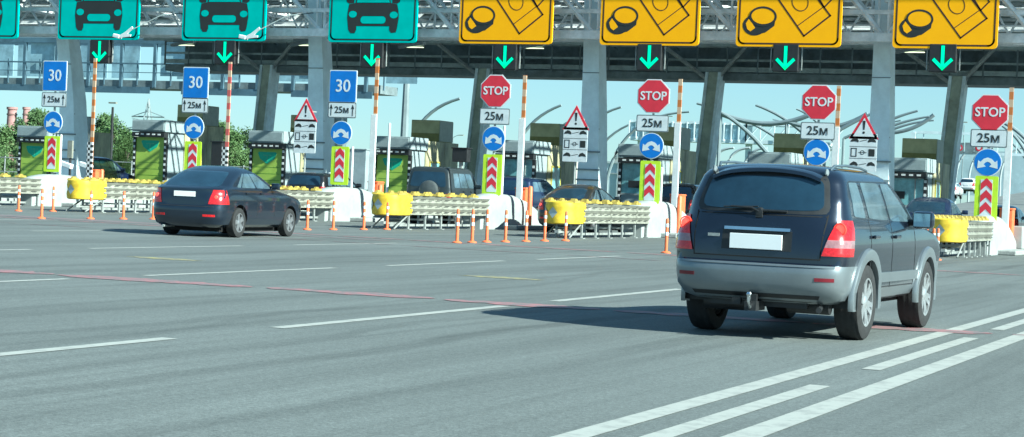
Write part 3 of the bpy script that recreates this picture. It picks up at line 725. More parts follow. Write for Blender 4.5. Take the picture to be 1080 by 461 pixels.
# ================================================================= WARNING SIGNS ON THE COLUMNS
for (x, yt, yp, lab) in ((323, 117, 144, 'exclamation warning triangle over a white info plate, left of the third 30 sign'), (608, 125, 152, 'exclamation warning triangle on the column between the first two STOP signs'),
                         (911.5, 134, 161, 'exclamation warning triangle right of the STOP sign above the near car')):
    a = at(x, yt, 67.6); b = at(x, yp, 67.6)
    p = thing('warning_sign', lab, 'road sign', (a.x, 67.6, 0), 0, 'exclamation warning signs by the columns')
    m = MB(); m.tube([(0, .05, .15), (0, .05, a.z+.3)], .04); m.box((0, .4, a.z), (.06, .8, .06)); m.build('pole', GALV2, p, True)
    def tri(r): return [(r*math.cos(R(90+120*k)), a.z-.12+r*math.sin(R(90+120*k))) for k in range(3)]
    m = MB(); m.flat(tri(.62), 0, .03); o = m.build('warning_triangle', REDP, p)
    m = MB(); m.flat(tri(.44), -.031, .006); m.build('sign_face', SIGNW, o)
    m = MB(); m.flat([(-.05, a.z+.22), (.05, a.z+.22), (.025, a.z-.1), (-.025, a.z-.1)], -.038, .004); m.flat(ell(0, a.z-.2, .045, .045, 12), -.038, .004); m.build('exclamation_mark', INK, o)
    m = MB(); m.flat(rrect(0, b.z, .98, 1.34, .03), 0, .03); o = m.build('info_plate', SIGNW, p)
    m = MB(); yy = -.031
    for q, zz in enumerate((.42, 0, -.42)):
        for s in (-1, 1):
            if q != 1:
                m.flat([(s*.46, b.z+zz-.05), (s*.43, b.z+zz+.03), (s*.32, b.z+zz+.10), (s*.22, b.z+zz+.07), (s*.16, b.z+zz-.01), (s*.18, b.z+zz-.06), (s*.30, b.z+zz-.03)], yy, .004)
        if q != 1: m.stroke([(-.12, b.z+zz-.02), (.12, b.z+zz+.03)], .02, yy, .004)
        m.stroke([(-.49, b.z+zz+.21), (.49, b.z+zz+.21)], .012, yy, .004)
    m.stroke([(-.42, b.z+.14), (-.42, b.z-.14), (-.24, b.z-.14), (-.24, b.z+.14)], .03, yy, .004, True)
    m.flat(rrect(.31, b.z, .22, .26, .02), yy, .004); m.stroke([(-.15, b.z), (.12, b.z)], .02, yy, .004); m.ring((-.02, b.z), .07, .07, .02, yy, .004, 14)
    m.build('info_symbols', INK, o)
# small round restriction sign and hanging disc right of the middle column
a = at(628, 162, 72); p = thing('restriction_sign', 'small round red-rimmed sign right of the middle steel column', 'road sign', (a.x, 72, 0))
m = MB(); m.tube([(0, .05, .1), (0, .05, a.z+.3)], .035); m.build('pole', GALV2, p)
m = MB(); m.flat(ell(0, a.z, .36, .42), 0, .02); o = m.build('sign_rim', REDP, p); m = MB(); m.flat(ell(0, a.z, .26, .31), -.021, .005); o2 = m.build('sign_face', SIGNW, o)
m = MB(); m.box((0, -.03, a.z), (.08, .01, .4)); m.build('sign_bar', INK, o)

# ================================================================= BOOTHS
def booth(X, kind, lab, zt=4.0, Y=77.0, box=True):
    p = thing('toll_booth', lab, 'toll booth', (X, Y, .15), 0, 'toll booths under the canopy'); z = zt-.15
    m = MB(); m.box((0, 1.9, (z-.5)/2), (1.62, 3.3, z-.5)); m.build('body', BOOTHG, p)
    m = MB(); m.box((0, .75, z-.28), (1.86, 1.9, .56)); m.box((0, -.24, z-.28), (1.78, .05, .44)); m.build('roof_cap', BOOTHG, p, bevel=.02)
    m = MB(); m.box((0, -.07, z-.70), (1.8, .34, .22)); m.build('lamp_rail', BLACK, p)
    m = MB()
    for k in range(5): m.box((-.62+k*.31, -.245, z-.69), (.16, .012, .07))
    m.build('lamp_strip', WHITE, p)
    zb = .55; zt_ = z-.82
    m = MB()
    for s in (-1, 1): m.box((s*.86, .02, (zt_+zb)/2), (.14, .16, zt_-zb))
    m.box((0, .0, zb-.2), (1.86, .2, .5)); m.build('front_frame', BLACK, p)
    m = MB(); q = zb+.1
    while q < zt_-.1:
        for s in (-1, 1): m.box((s*.86, -.066, q), (.10, .012, .11))
        q += .27
    m.build('edge_marking', WHITE, p)
    if kind == 'green':
        m = MB(); m.box((0, .03, (zt_+zb)/2), (1.56, .08, zt_-zb)); o = m.build('front_panel', GREENP, p)
        zc = zt_-.42; m = MB(); m.flat([(-.5, zc+.22), (-.42, zc+.27), (.42, zc+.27), (.5, zc+.22), (.38, zc-.05), (0, zc-.28), (-.38, zc-.05)], -.012, .01); e = m.build('emblem', GREENE, o)
        m = MB(); m.stroke([(-.2, zc+.12), (.2, zc+.12)], .05, -.024, .004); m.stroke([(0, zc+.12), (0, zc-.14)], .05, -.0245, .004); m.build('emblem_mark', mat('emblem_light', (.12, .5, .3), .5), e)
        m = MB()
        for k in range(4): m.box((0, -.012, zb+.35+k*.3), (1.35, .006, .02))
        m.build('panel_seam', mat('panel_seam_green', (.10,.26,.03), .6), o)
    else:
        m = MB(); m.box((0, .03, (zt_+zb+.7)/2), (1.56, .06, zt_-zb-.7)); o = m.build('front_window', BGLASS, p)
        m = MB(); m.box((.45, -.02, (zt_+zb+.7)/2), (.04, .05, zt_-zb-.7)); m.box((0, .0, zb+.72), (1.6, .12, .08)); m.build('window_frame', GALV2, o)
        m = MB(); m.box((0, .03, zb+.35), (1.56, .08, .66)); m.build('front_panel', BOOTHG, p)
        m = MB(); m.box((-.2, -.05, zb+1.15), (.5, .05, .3)); m.build('counter_screen', BLACK, p)
    # cream glazed flank and the olive plant box over the rear
    m = MB(); m.box((.02, 4.35, (z-.1)/2), (1.70, 1.5, z-.1)); m.build('rear_room', CREAM, p)
    m = MB(); m.box((.83, 2.6, z-1.25), (.06, 2.0, 2.3)); o = m.build('side_panel', CREAM, p)
    m = MB(); m.box((.87, 2.55, 1.75), (.03, 1.0, 1.1)); w2 = m.build('side_window', BGLASS, p)
    m = MB(); m.box((.885, 2.05, 1.75), (.04, .07, 1.2)).box((.885, 3.08, 1.75), (.04, .07, 1.2)).box((.885, 2.56, 2.35), (.04, 1.1, .07)).box((.885, 2.56, 1.17), (.04, 1.1, .07)); m.build('window_frame', mat('yellow_frame', (.5, .42, .08), .5), w2)
    m = MB(); m.box((-1.05, .9, 1.95), (.08, .5, 1.5)); m.build('side_screen', BLACK, p)
    if box:
        m = MB(); m.box((-.15, 4.3, z+.42), (1.45, 1.5, 1.0)); o = m.build('plant_box', OLIVE, p, bevel=.02)
        m = MB(); m.box((-.15, 3.54, z+.12), (1.42, .02, .38)); m.build('box_band', mat('olive_dark', (.20, .19, .06), .5, .2), o)
        m = MB(); m.box((.585, 4.3, z+.42), (.02, 1.46, .94)); m.build('box_flank', mat('box_flank_grey', (.34, .37, .33), .5, .1), o)
    return p
booth(-58.0, 'green', 'toll booth at the left photo edge with a see-through green front', 3.5, 77.0, False)
booth(-51.35, 'green', 'green fronted toll booth left of the second blue 30 sign', 3.97)
booth(-44.95, 'green', 'green fronted toll booth left of the exclamation sign by the column', 3.62)
booth(-38.5, 'green', 'green fronted toll booth left of the off-roader with spare wheel', 3.55)
booth(-32.5, 'glass', 'glazed toll booth right of the first STOP sign', 3.55)
booth(-26.8, 'glass', 'glazed toll booth behind the second STOP sign', 3.55)
booth(-21.1, 'glass', 'glazed toll booth whose roof shows above the near car', 3.4)
booth(-15.55, 'glass', 'glazed toll booth beside the windscreen of the near car', 3.35)
booth(-9.7, 'glass', 'toll booth at the right photo edge', 3.35)

# small roadside equipment
def cctv(x, y, Y, lab):
    a = at(x, y, Y); p = thing('security_camera', lab, 'camera', (a.x, Y, 0), 0, 'white security cameras on short posts')
    m = MB(); m.tube([(0, 0, .15), (0, 0, a.z+.5)], .05); m.build('post', BLACK, p)
    m = MB(); m.box((-.1, -.15, a.z), (.62, .2, .2), M=Matrix.Rotation(R(14), 3, 'Y')); m.build('camera_body', WHITE, p, bevel=.03)
    m = MB(); m.box((0, -.02, a.z+.62), (.22, .1, .7)); m.build('reader_box', GALV, p)
cctv(74, 174, 63.5, 'white security camera in front of the leftmost steel column'); cctv(95, 175, 66, 'white security camera left of the checkered barrier foot')
cctv(352+6, 187, 66, 'white security camera behind the third blue 30 sign')
for (x, y0, y1, wd, Y, lab) in ((487, 157, 171, .62, 66, 'dark square sign back above the off-roader'), (231, 150, 178, .5, 68, 'dark signal box right of the second blue 30 sign'), (91, 124, 165, .7, 80, 'grey equipment cabinet tower right of the leftmost column'),
                               (378, 158, 200, .9, 69, 'dark lane control cabinet right of the third blue 30 sign')):
    a = at(x, y0, Y); b = at(x, y1, Y); h = a.z-b.z
    p = thing('control_box', lab, 'control box', (a.x, Y, 0), 0, 'lane control boxes on posts')
    m = MB(); m.box((0, 0, (a.z+b.z)/2), (wd, .35, h)); m.box((0, 0, a.z+.02), (wd+.08, .43, .05)); m.build('box', BOOTHG if x in (91, 378) else BLACK, p, bevel=.02)
    m = MB(); m.box((0, 0, b.z/2), (.12, .12, b.z)); m.box((0, 0, .03+.15), (.35, .35, .05)); m.build('post', GALV2, p)
for (x, yt, Y, lab) in ((64.5, 145, 60.6, 'thin white pole beside the leftmost chevron board'), (411, 133, 62.6, 'thin white pole left of the striped barrier by the off-roader'), (532, 136, 61.6, 'thin white pole right of the first chevron board'),
                        (372, 158, 61.5, 'thin white pole right of the third chevron board'), (698, 180, 61.6, 'thin white pole right of the second STOP chevron board')):
    a = at(x, yt, Y); m = MB(); m.lathe([(.11, 0), (.11, .03), (.05, .05), (.045, a.z), (0, a.z+.02)], n=10)
    tag(m.build('marker_pole', WHITE, smooth=True, loc=(a.x, Y, .1)), lab, 'pole', 'thin white poles on the islands')

# ================================================================= CARS
def lerp_tab(tab, z):
    if z <= tab[0][0]: return tab[0][1:]
    for a, b in zip(tab[:-1], tab[1:]):
        if z <= b[0]:
            t = (z-a[0])/(b[0]-a[0]); return [p+(q-p)*t for p, q in zip(a[1:], b[1:])]
    return tab[-1][1:]
class Body:
    """car hull as a stack of plan outlines: (z, y_rear, y_front, half_width, end_depth, exponent)"""
    def __init__(s, tab, barrel=.035): s.tab = tab; s.zb = tab[0][0]; s.zt = tab[-1][0]; s.bar = barrel
    def row(s, z): return lerp_tab(s.tab, z)
    def wid(s, y, z):
        yr, yf, w_, d0, n = s.row(z); w_ *= 1-s.bar*((y-1.35)/2.3)**2
        d = min(y-yr, yf-y)
        if d < 0: return 0
        if d < d0: w_ *= (1-(1-d/d0)**n)**(1/n)
        return w_
    def rear(s, x, z):
        yr, yf, w_, d0, n = s.row(z); w_ *= 1-s.bar*((yr-1.35)/2.3)**2
        k = min(1, abs(x)/w_); return yr+d0*(1-(1-k**n)**(1/n))
    def front(s, x, z):
        yr, yf, w_, d0, n = s.row(z); w_ *= 1-s.bar*((yf-1.35)/2.3)**2
        k = min(1, abs(x)/w_); return yf-d0*(1-(1-k**n)**(1/n))
    def hull(s, nz=46, ne=10, ns=26):
        zs = []
        for a, b in zip(s.tab[:-1], s.tab[1:]):
            k = max(1, int(round((b[0]-a[0])/.05)))
            zs += [a[0]+(b[0]-a[0])*i/k for i in range(k)]
        zs.append(s.tab[-1][0]); P = []
        for z in zs:
            yr, yf, w_, d0, n = s.row(z); half = []
            L = yf-yr; d = min(d0, L*.49)
            for i in range(ne):
                th = math.pi/2*i/ne; kx = math.sin(th)**(2/n); yy = yr+d*(1-math.cos(th)**(2/n))
                half.append((w_*(1-s.bar*((yy-1.35)/2.3)**2)*kx, yy, z))
            for i in range(ns+1):
                yy = yr+d+(L-2*d)*i/ns; half.append((w_*(1-s.bar*((yy-1.35)/2.3)**2), yy, z))
            for i in range(ne-1, -1, -1):
                th = math.pi/2*i/ne; kx = math.sin(th)**(2/n); yy = yf-d*(1-math.cos(th)**(2/n))
                half.append((w_*(1-s.bar*((yy-1.35)/2.3)**2)*kx, yy, z))
            P.append(half+[(-x, y, zz) for x, y, zz in half[-2:0:-1]])
        m = MB(); vs = [[m.b.verts.new(q) for q in r] for r in P]; n = len(P[0])
        for i in range(len(P)-1):
            for j in range(n): m.b.faces.new((vs[i][j], vs[i][(j+1)%n], vs[i+1][(j+1)%n], vs[i+1][j]))
        m.b.faces.new(vs[0][::-1]); m.b.faces.new(vs[-1])
        bmesh.ops.recalc_face_normals(m.b, faces=m.b.faces)
        return m
def cut_wheels(m, wheels, zc, r, depth=.34):
    """boolean the wheel wells out of the hull, dark material inside"""
    me = bpy.data.meshes.new('hull'); m.b.to_mesh(me); m.b.free(); me.materials.append(PAINT_N); me.materials.append(WELL)
    o = bpy.data.objects.new('hull', me); col.objects.link(o); cut = []
    for (x, y, hw) in wheels:
        c = MB(); s = 1 if x > 0 else -1
        c.lathe([(r, (hw-depth)*s), (r, (hw+.3)*s)], 'X', (0, y, zc), 28, True)
        bmesh.ops.recalc_face_normals(c.b, faces=c.b.faces)
        q = c.build('cutter', WELL); q.data.materials.clear(); q.data.materials.append(PAINT_N); q.data.materials.append(WELL)
        for f in q.data.polygons: f.material_index = 1
        md = o.modifiers.new('b', 'BOOLEAN'); md.object = q; md.operation = 'DIFFERENCE'; md.solver = 'EXACT'; cut.append(q)
    bpy.context.view_layer.update()
    nm = bpy.data.meshes.new_from_object(o.evaluated_get(bpy.context.evaluated_depsgraph_get()))
    bpy.data.objects.remove(o)
    for q in cut: bpy.data.objects.remove(q)
    b = bmesh.new(); b.from_mesh(nm); return b
def split_build(b, classify, mats, parent, names):
    """separate hull faces into named parts"""
    out = {}
    for key in names:
        c = b.copy(); bmesh.ops.delete(c, geom=[f for f in c.faces if classify(f) != key], context='FACES')
        if not c.faces: c.free(); continue
        me = bpy.data.meshes.new(names[key]); c.to_mesh(me); c.free(); me.materials.clear(); me.materials.append(mats[key])
        me.shade_smooth()
        try: me.set_sharp_from_angle(angle=R(34))
        except Exception: pass
        o = bpy.data.objects.new(names[key], me); col.objects.link(o); o.parent = parent; out[key] = o
    b.free(); return out
def side_patch(B, q, s, off=.006, n=9, k=6, t=.012, rnd=0):
    """quad q = [(y,z)x4] bottom-rear, bottom-front, top-front, top-rear projected on the flank"""
    P = []
    for i in range(k+1):
        row = []
        for j in range(n+1):
            u, v = j/n, i/k
            if rnd: a_, b_ = 2*u-1, 2*v-1; u, v = (a_*math.sqrt(1-rnd*b_**6)+1)/2, (b_*math.sqrt(1-rnd*a_**6)+1)/2
            y = (q[0][0]*(1-u)+q[1][0]*u)*(1-v)+(q[3][0]*(1-u)+q[2][0]*u)*v; z = (q[0][1]*(1-u)+q[1][1]*u)*(1-v)+(q[3][1]*(1-u)+q[2][1]*u)*v
            row.append((s*(B.wid(y, z)+off), y, z))
        P.append(row)
    m = MB(); m.grid(P)
    rim = [(0, j) for j in range(n+1)]+[(i, n) for i in range(1, k+1)]+[(k, j) for j in range(n-1, -1, -1)]+[(i, 0) for i in range(k-1, 0, -1)]
    for a, b in zip(rim, rim[1:]+rim[:1]):
        A, C = Vector(P[a[0]][a[1]]), Vector(P[b[0]][b[1]]); dd = Vector((-s*(off+t), 0, 0))
        m.b.faces.new([m.b.verts.new(v) for v in (A, C, C+dd, A+dd)])
    bmesh.ops.remove_doubles(m.b, verts=m.b.verts, dist=1e-4)
    return m
def end_patch(B, q, off=.006, n=12, k=6, fr=False, t=.02, rnd=0):
    """quad q = [(x,z)x4] projected on the tail (or nose)"""
    P = []; fn = B.front if fr else B.rear; sg = 1 if fr else -1
    for i in range(k+1):
        row = []
        for j in range(n+1):
            u, v = j/n, i/k
            if rnd: a_, b_ = 2*u-1, 2*v-1; u, v = (a_*math.sqrt(1-rnd*b_**6)+1)/2, (b_*math.sqrt(1-rnd*a_**6)+1)/2
            x = (q[0][0]*(1-u)+q[1][0]*u)*(1-v)+(q[3][0]*(1-u)+q[2][0]*u)*v; z = (q[0][1]*(1-u)+q[1][1]*u)*(1-v)+(q[3][1]*(1-u)+q[2][1]*u)*v
            row.append((x, fn(x, z)+sg*off, z))
        P.append(row)
    m = MB(); m.grid(P)
    rim = [(0, j) for j in range(n+1)]+[(i, n) for i in range(1, k+1)]+[(k, j) for j in range(n-1, -1, -1)]+[(i, 0) for i in range(k-1, 0, -1)]
    for a, b in zip(rim, rim[1:]+rim[:1]):
        A, C = Vector(P[a[0]][a[1]]), Vector(P[b[0]][b[1]]); dd = Vector((0, -sg*(off+t), 0))
        m.b.faces.new([m.b.verts.new(v) for v in (A, C, C+dd, A+dd)])
    bmesh.ops.remove_doubles(m.b, verts=m.b.verts, dist=1e-4)
    return m
def wrap_patch(B, x_in, y_out, z0, z1, s, off=.012, lean=0, xin_top=None):
    """lamp that wraps the rear corner: from x_in on the tail to y_out on the flank"""
    k = 7; P = []; xt = x_in if xin_top is None else xin_top
    for i in range(k+1):
        z = z0+(z1-z0)*i/k; yr, yf, w_, d0, n = B.row(z); w_ *= 1-B.bar*((yr-1.35)/2.3)**2
        xi = x_in+(xt-x_in)*i/k; row = []
        for j in range(9):
            x = xi+(w_*.985-xi)*(1-(1-j/8)**2); row.append((s*(x), B.rear(x, z)-off, z))
        yb = B.rear(w_*.985, z)
        for j in range(1, 6):
            y = yb+(y_out+lean*i/k-yb)*j/5; row.append((s*(B.wid(y, z)+off), y, z))
        P.append(row)
    m = MB(); m.grid(P)
    return m, P
def wheel(parent, x, y, r, wd, rim_m, spokes=5, tw=.05, double=False, name='wheel'):
    s = 1 if x > 0 else -1; e = bpy.data.objects.new(name, None); col.objects.link(e); e.parent = parent; e.location = (x, y, r); e.empty_display_size = .1
    rr = r*.66; h = wd/2
    m = MB(); m.lathe([(rr*.95, -h), (r*.86, -h), (r*.97, -h*.85), (r, -h*.5), (r, h*.5), (r*.97, h*.85), (r*.86, h), (rr*.98, h*.96), (rr*.95, h*.8)], 'X', n=36)
    for k in range(3): m.lathe([(r+.001, -h*.5+k*h*.45), (r+.004, -h*.5+k*h*.45+.02), (r+.001, -h*.5+k*h*.45+.04)], 'X', n=36)
    m.build('tyre', RUBBER, e, True)
    m = MB(); m.lathe([(rr*.97, s*h*.85), (rr*.9, s*h*.5), (rr*.88, -s*h*.8)], 'X', n=32)
    m.lathe([(rr*1.0, s*h*.93), (rr*.90, s*h*.92), (rr*.9, s*h*.6)], 'X', n=32)
    for k in range(spokes):
        a = 2*math.pi*k/spokes+.2
        for da in ((-.17, .17) if double else (0,)):
            M = Matrix.Rotation(a+da, 3, 'X'); L = rr*.82
            v0 = [(s*h*.5, -tw*.6), (s*h*.5, tw*.6)]
            c = MB; pts = []
            for (xo, hw_, zz) in ((s*h*.78, tw*.62, .03), (s*h*.86, tw*.42, rr*.93)):
                for yy in (-hw_, hw_):
                    for xx in (xo, xo-s*.035): pts.append(M @ Vector((xx, yy, zz)))
            V = [m.b.verts.new(p) for p in pts]
            for f in ((0,2,6,4),(1,5,7,3),(0,4,5,1),(2,3,7,6),(4,6,7,5),(0,1,3,2)): m.b.faces.new([V[i] for i in f])
    m.lathe([(.0, s*h*.9), (.05, s*h*.88), (.075, s*h*.74), (.075, s*h*.5)], 'X', n=16)
    m.build('rim', rim_m, e, True)
    m = MB(); m.lathe([(0, s*h*.32), (rr*.62, s*h*.32), (rr*.62, s*h*.1)], 'X', n=24); m.build('brake_disc', GALV2, e)
    m = MB(); m.lathe([(0, -s*h*.3), (rr*.9, -s*h*.3)], 'X', n=24); m.build('hub_back', WELL, e)
    return e

SUV_T = [(.36, -.80, 3.38, .74, .30, 3.2), (.40, -.90, 3.50, .84, .34, 3.4), (.50, -.985, 3.58, .895, .36, 3.6), (.60, -1.0, 3.61, .91, .36, 3.6), (.69, -1.0, 3.62, .915, .36, 3.6),
 (.735, -.975, 3.62, .915, .34, 3.6), (.75, -.93, 3.62, .915, .26, 4), (.85, -.925, 3.60, .92, .26, 4), (.95, -.915, 3.55, .918, .28, 3.8), (1.02, -.905, 3.42, .91, .30, 3.4),
 (1.08, -.895, 3.12, .90, .34, 3), (1.12, -.885, 2.80, .89, .40, 2.8), (1.16, -.87, 2.52, .875, .40, 2.8), (1.20, -.85, 2.38, .86, .36, 2.8), (1.35, -.775, 2.06, .825, .30, 3.2),
 (1.48, -.705, 1.77, .785, .28, 3.0), (1.56, -.67, 1.58, .758, .28, 3.0), (1.61, -.64, 1.45, .725, .30, 2.9), (1.645, -.60, 1.34, .680, .32, 2.8), (1.675, -.54, 1.20, .605, .34, 2.6), (1.70, -.42, .98, .45, .36, 2.3), (1.713, -.1, .6, .24, .2, 2.2)]
SED_T = [(.22, -.86, 3.36, .72, .30, 3), (.28, -.95, 3.50, .82, .36, 3.2), (.40, -1.0, 3.57, .87, .40, 3.2), (.55, -1.01, 3.58, .885, .42, 3.2), (.62, -1.0, 3.57, .885, .42, 3.2),
 (.65, -.97, 3.56, .885, .36, 3.2), (.75, -.965, 3.50, .885, .38, 3.2), (.82, -.96, 3.38, .882, .42, 3), (.88, -.955, 3.10, .875, .5, 2.8), (.93, -.95, 2.65, .865, .5, 2.8), (.965, -.945, 2.38, .855, .44, 2.8),
 (.99, -.90, 2.24, .845, .40, 2.8), (1.02, -.72, 2.12, .825, .36, 2.8), (1.14, -.44, 1.80, .775, .32, 2.8), (1.26, -.16, 1.50, .72, .34, 2.7), (1.33, .02, 1.28, .675, .36, 2.6), (1.38, .18, 1.10, .615, .36, 2.5), (1.415, .32, .98, .53, .3, 2.4), (1.437, .44, .88, .40, .2, 2.3), (1.445, .58, .8, .2, .06, 2.2)]
JEEP_T = [(.42, -.72, 3.15, .72, .16, 4), (.48, -.80, 3.25, .80, .2, 4), (.66, -.82, 3.30, .86, .2, 4.5), (.72, -.76, 3.28, .865, .16, 5), (.95, -.75, 3.22, .87, .16, 5), (1.08, -.745, 3.02, .865, .2, 4),
 (1.12, -.74, 2.2, .86, .2, 4), (1.18, -.735, 1.98, .85, .18, 5), (1.50, -.69, 1.66, .79, .16, 5), (1.72, -.65, 1.42, .745, .16, 5), (1.79, -.60, 1.30, .70, .16, 4), (1.82, -.5, 1.15, .58, .16, 3), (1.83, -.2, .8, .3, .1, 3)]

def scale_tab(T, sy, sx, sz, zmin): return [(zmin+(z-T[0][0])*sz, a*sy, b*sy, w_*sx, d*sy, n) for z, a, b, w_, d, n in T]
def simple_car(name, lab, X, Y, rz, T, paint, style, grp=None, wb=2.69, r=.32, lit=False, spare=False, rim=None, detail=True, sy=1., sx=1., sz=1.):
    p = thing(name, lab, 'car', (X, Y, 0), rz, grp)
    T = scale_tab(T, sy, sx, sz, T[0][0]); B = Body(T); wb *= sy
    hw = .88*sx; zt = T[-1][0]; h = B.hull()
    wheels = [(s*hw, y, hw) for s in (-1, 1) for y in (0, wb)]
    bm = cut_wheels(h, wheels, r, r+.07) if detail else h.b
    zbmp = T[4][0]+.01
    names = {'b': 'body'}; mats = {'b': paint, 'd': WELL}
    def cl(f):
        c = f.calc_center_median()
        if detail and f.material_index == 1: return 'd'
        return 'b'
    names['d'] = 'wheel_well'
    split_build(bm, cl, mats, p, names)
    for s in (-1, 1):
        for y in (0, wb): wheel(p, s*(hw-.11), y, r, .21, rim or RIM_D, 5, .06, True)
    # greenhouse glazing
    if style == 'sedan': zb, z1 = T[11][0]+.03, T[15][0]+.0; yrb = B.row(zb)[0]; yrt = B.row(z1)[0]; yfb = B.row(zb)[1]; yft = B.row(z1)[1]
    else:
        zb, z1 = (T[13][0]+.03, T[17][0]-.03) if len(T) > 18 else (T[7][0]+.04, T[9][0]-.06)
        yrb = B.row(zb)[0]; yrt = B.row(z1)[0]; yfb = B.row(zb)[1]; yft = B.row(z1)[1]
    w0, w1 = B.row(zb)[2], B.row(z1)[2]
    end_patch(B, [(-w0*.82, zb), (w0*.82, zb), (w1*.80, z1), (-w1*.80, z1)], .006, 16, 10, rnd=.12).build('rear_window', GLASS, p, True)
    end_patch(B, [(-w0*.86, zb), (w0*.86, zb), (w1*.82, z1), (-w1*.82, z1)], .006, fr=True).build('windscreen', GLASS_L, p, True)
    g0 = yrb+(.42 if style != 'sedan' else .62); g1 = yrt+(.34 if style != 'sedan' else .35); e0 = yfb-.45; e1 = yft-.3; zt2 = z1-.01
    cuts = [0, .30, .66, 1] if style != 'sedan' else [0, .13, .55, 1]
    for s in (-1, 1):
        for a, b in zip(cuts[:-1], cuts[1:]):
            a_, b_ = a+.015, b-.015
            side_patch(B, [(g0+(e0-g0)*a_, zb), (g0+(e0-g0)*b_, zb), (g1+(e1-g1)*b_, zt2-.02), (g1+(e1-g1)*a_, zt2-.02)], s, .005, 10, 8, rnd=.06).build('side_window', GLASS_L, p, True)
        m = MB(); yy = e0-.05; m.box((s*(w0+.13), yy, zb+.06), (.2, .12, .15)); m.tube([(s*(w0-.02), yy, zb+.02), (s*(w0+.08), yy, zb+.05)], .025, 6); m.build('mirror', paint, p, True, bevel=.03)
        # tail lamp
        zl0, zl1 = (T[5][0]+.03, T[9][0]+.03) if style == 'sedan' else (T[6][0]+.1, min(T[9][0]+.16, zb-.02))
        if style == 'jeep': zl0, zl1 = .80, 1.12
        mm, P = wrap_patch(B, w0*(.67 if style == 'sedan' else .72 if style != 'jeep' else .84), B.row(zl0)[0]+.42 if style == 'sedan' else B.row(zl0)[0]+.3, zl0, zl1, s, lean=-.1, xin_top=w0*(.76 if style == 'sedan' else .78 if style != 'jeep' else .84))
        o = mm.build('tail_light', LIGHT_R, p, True)
        if lit:
            xc = w0*.85; zc = (zl0+zl1)/2; m = MB(); m.lathe([(0, -.006), (.035, -.004), (.045, .012)], 'Y', (s*xc, B.rear(xc, zc)-.024, zc), 16); m.build('lamp_glow', LIGHT_ON, o, True)
        yd = (cuts[1]+cuts[2])/2
        for ycut in (g0+(e0-g0)*cuts[1]+.05, g0+(e0-g0)*cuts[2], e0+.1):
            side_patch(B, [(ycut-.006, T[4][0]-.2), (ycut+.006, T[4][0]-.2), (ycut+.006, zb-.02), (ycut-.006, zb-.02)], s, .002, 1, 8, .003).build('door_seam', BLACK, p)
        for ycut in (g0+(e0-g0)*cuts[1]+.22, g0+(e0-g0)*cuts[2]+.2):
            if detail: m = MB(); z_ = zb-.12; m.box((s*(B.wid(ycut, z_)+.02), ycut, z_), (.03, .17, .03)); m.build('door_handle', paint, p)
    # plate, bumper groove, underside
    zp = T[8][0]-.02 if style == 'sedan' else T[7][0]+.05
    yp = B.rear(0, zp); m = MB(); m.box((0, yp-.015, zp), (.52, .012, .115)); m.build('licence_plate', PLATE, p)
    end_patch(B, [(-w0*.93, T[4][0]), (w0*.93, T[4][0]), (w0*.93, T[4][0]+.014), (-w0*.93, T[4][0]+.014)], .002, 16, 1, t=.003).build('bumper_seam', BLACK, p)
    m = MB(); m.box((0, wb/2, T[0][0]-.02), (1.2*sx, wb+.9, .16)); m.build('underbody', WELL, p)
    m = MB(); end = T[1][1]
    m.tube([(-.5*sx, end+.0, T[0][0]-.01), (-.5*sx, end+.5, T[0][0]-.01)], .03, 8); m.build('exhaust', GALV2, p)
    for s in (-1, 1):
        zz = T[2][0]+.03; mm = end_patch(B, [(s*w0*.55, zz), (s*w0*.86, zz), (s*w0*.86, zz+.05), (s*w0*.55, zz+.05)], .006, 4, 1); mm.build('reflector', LIGHT_R, p, True)
    return p, B

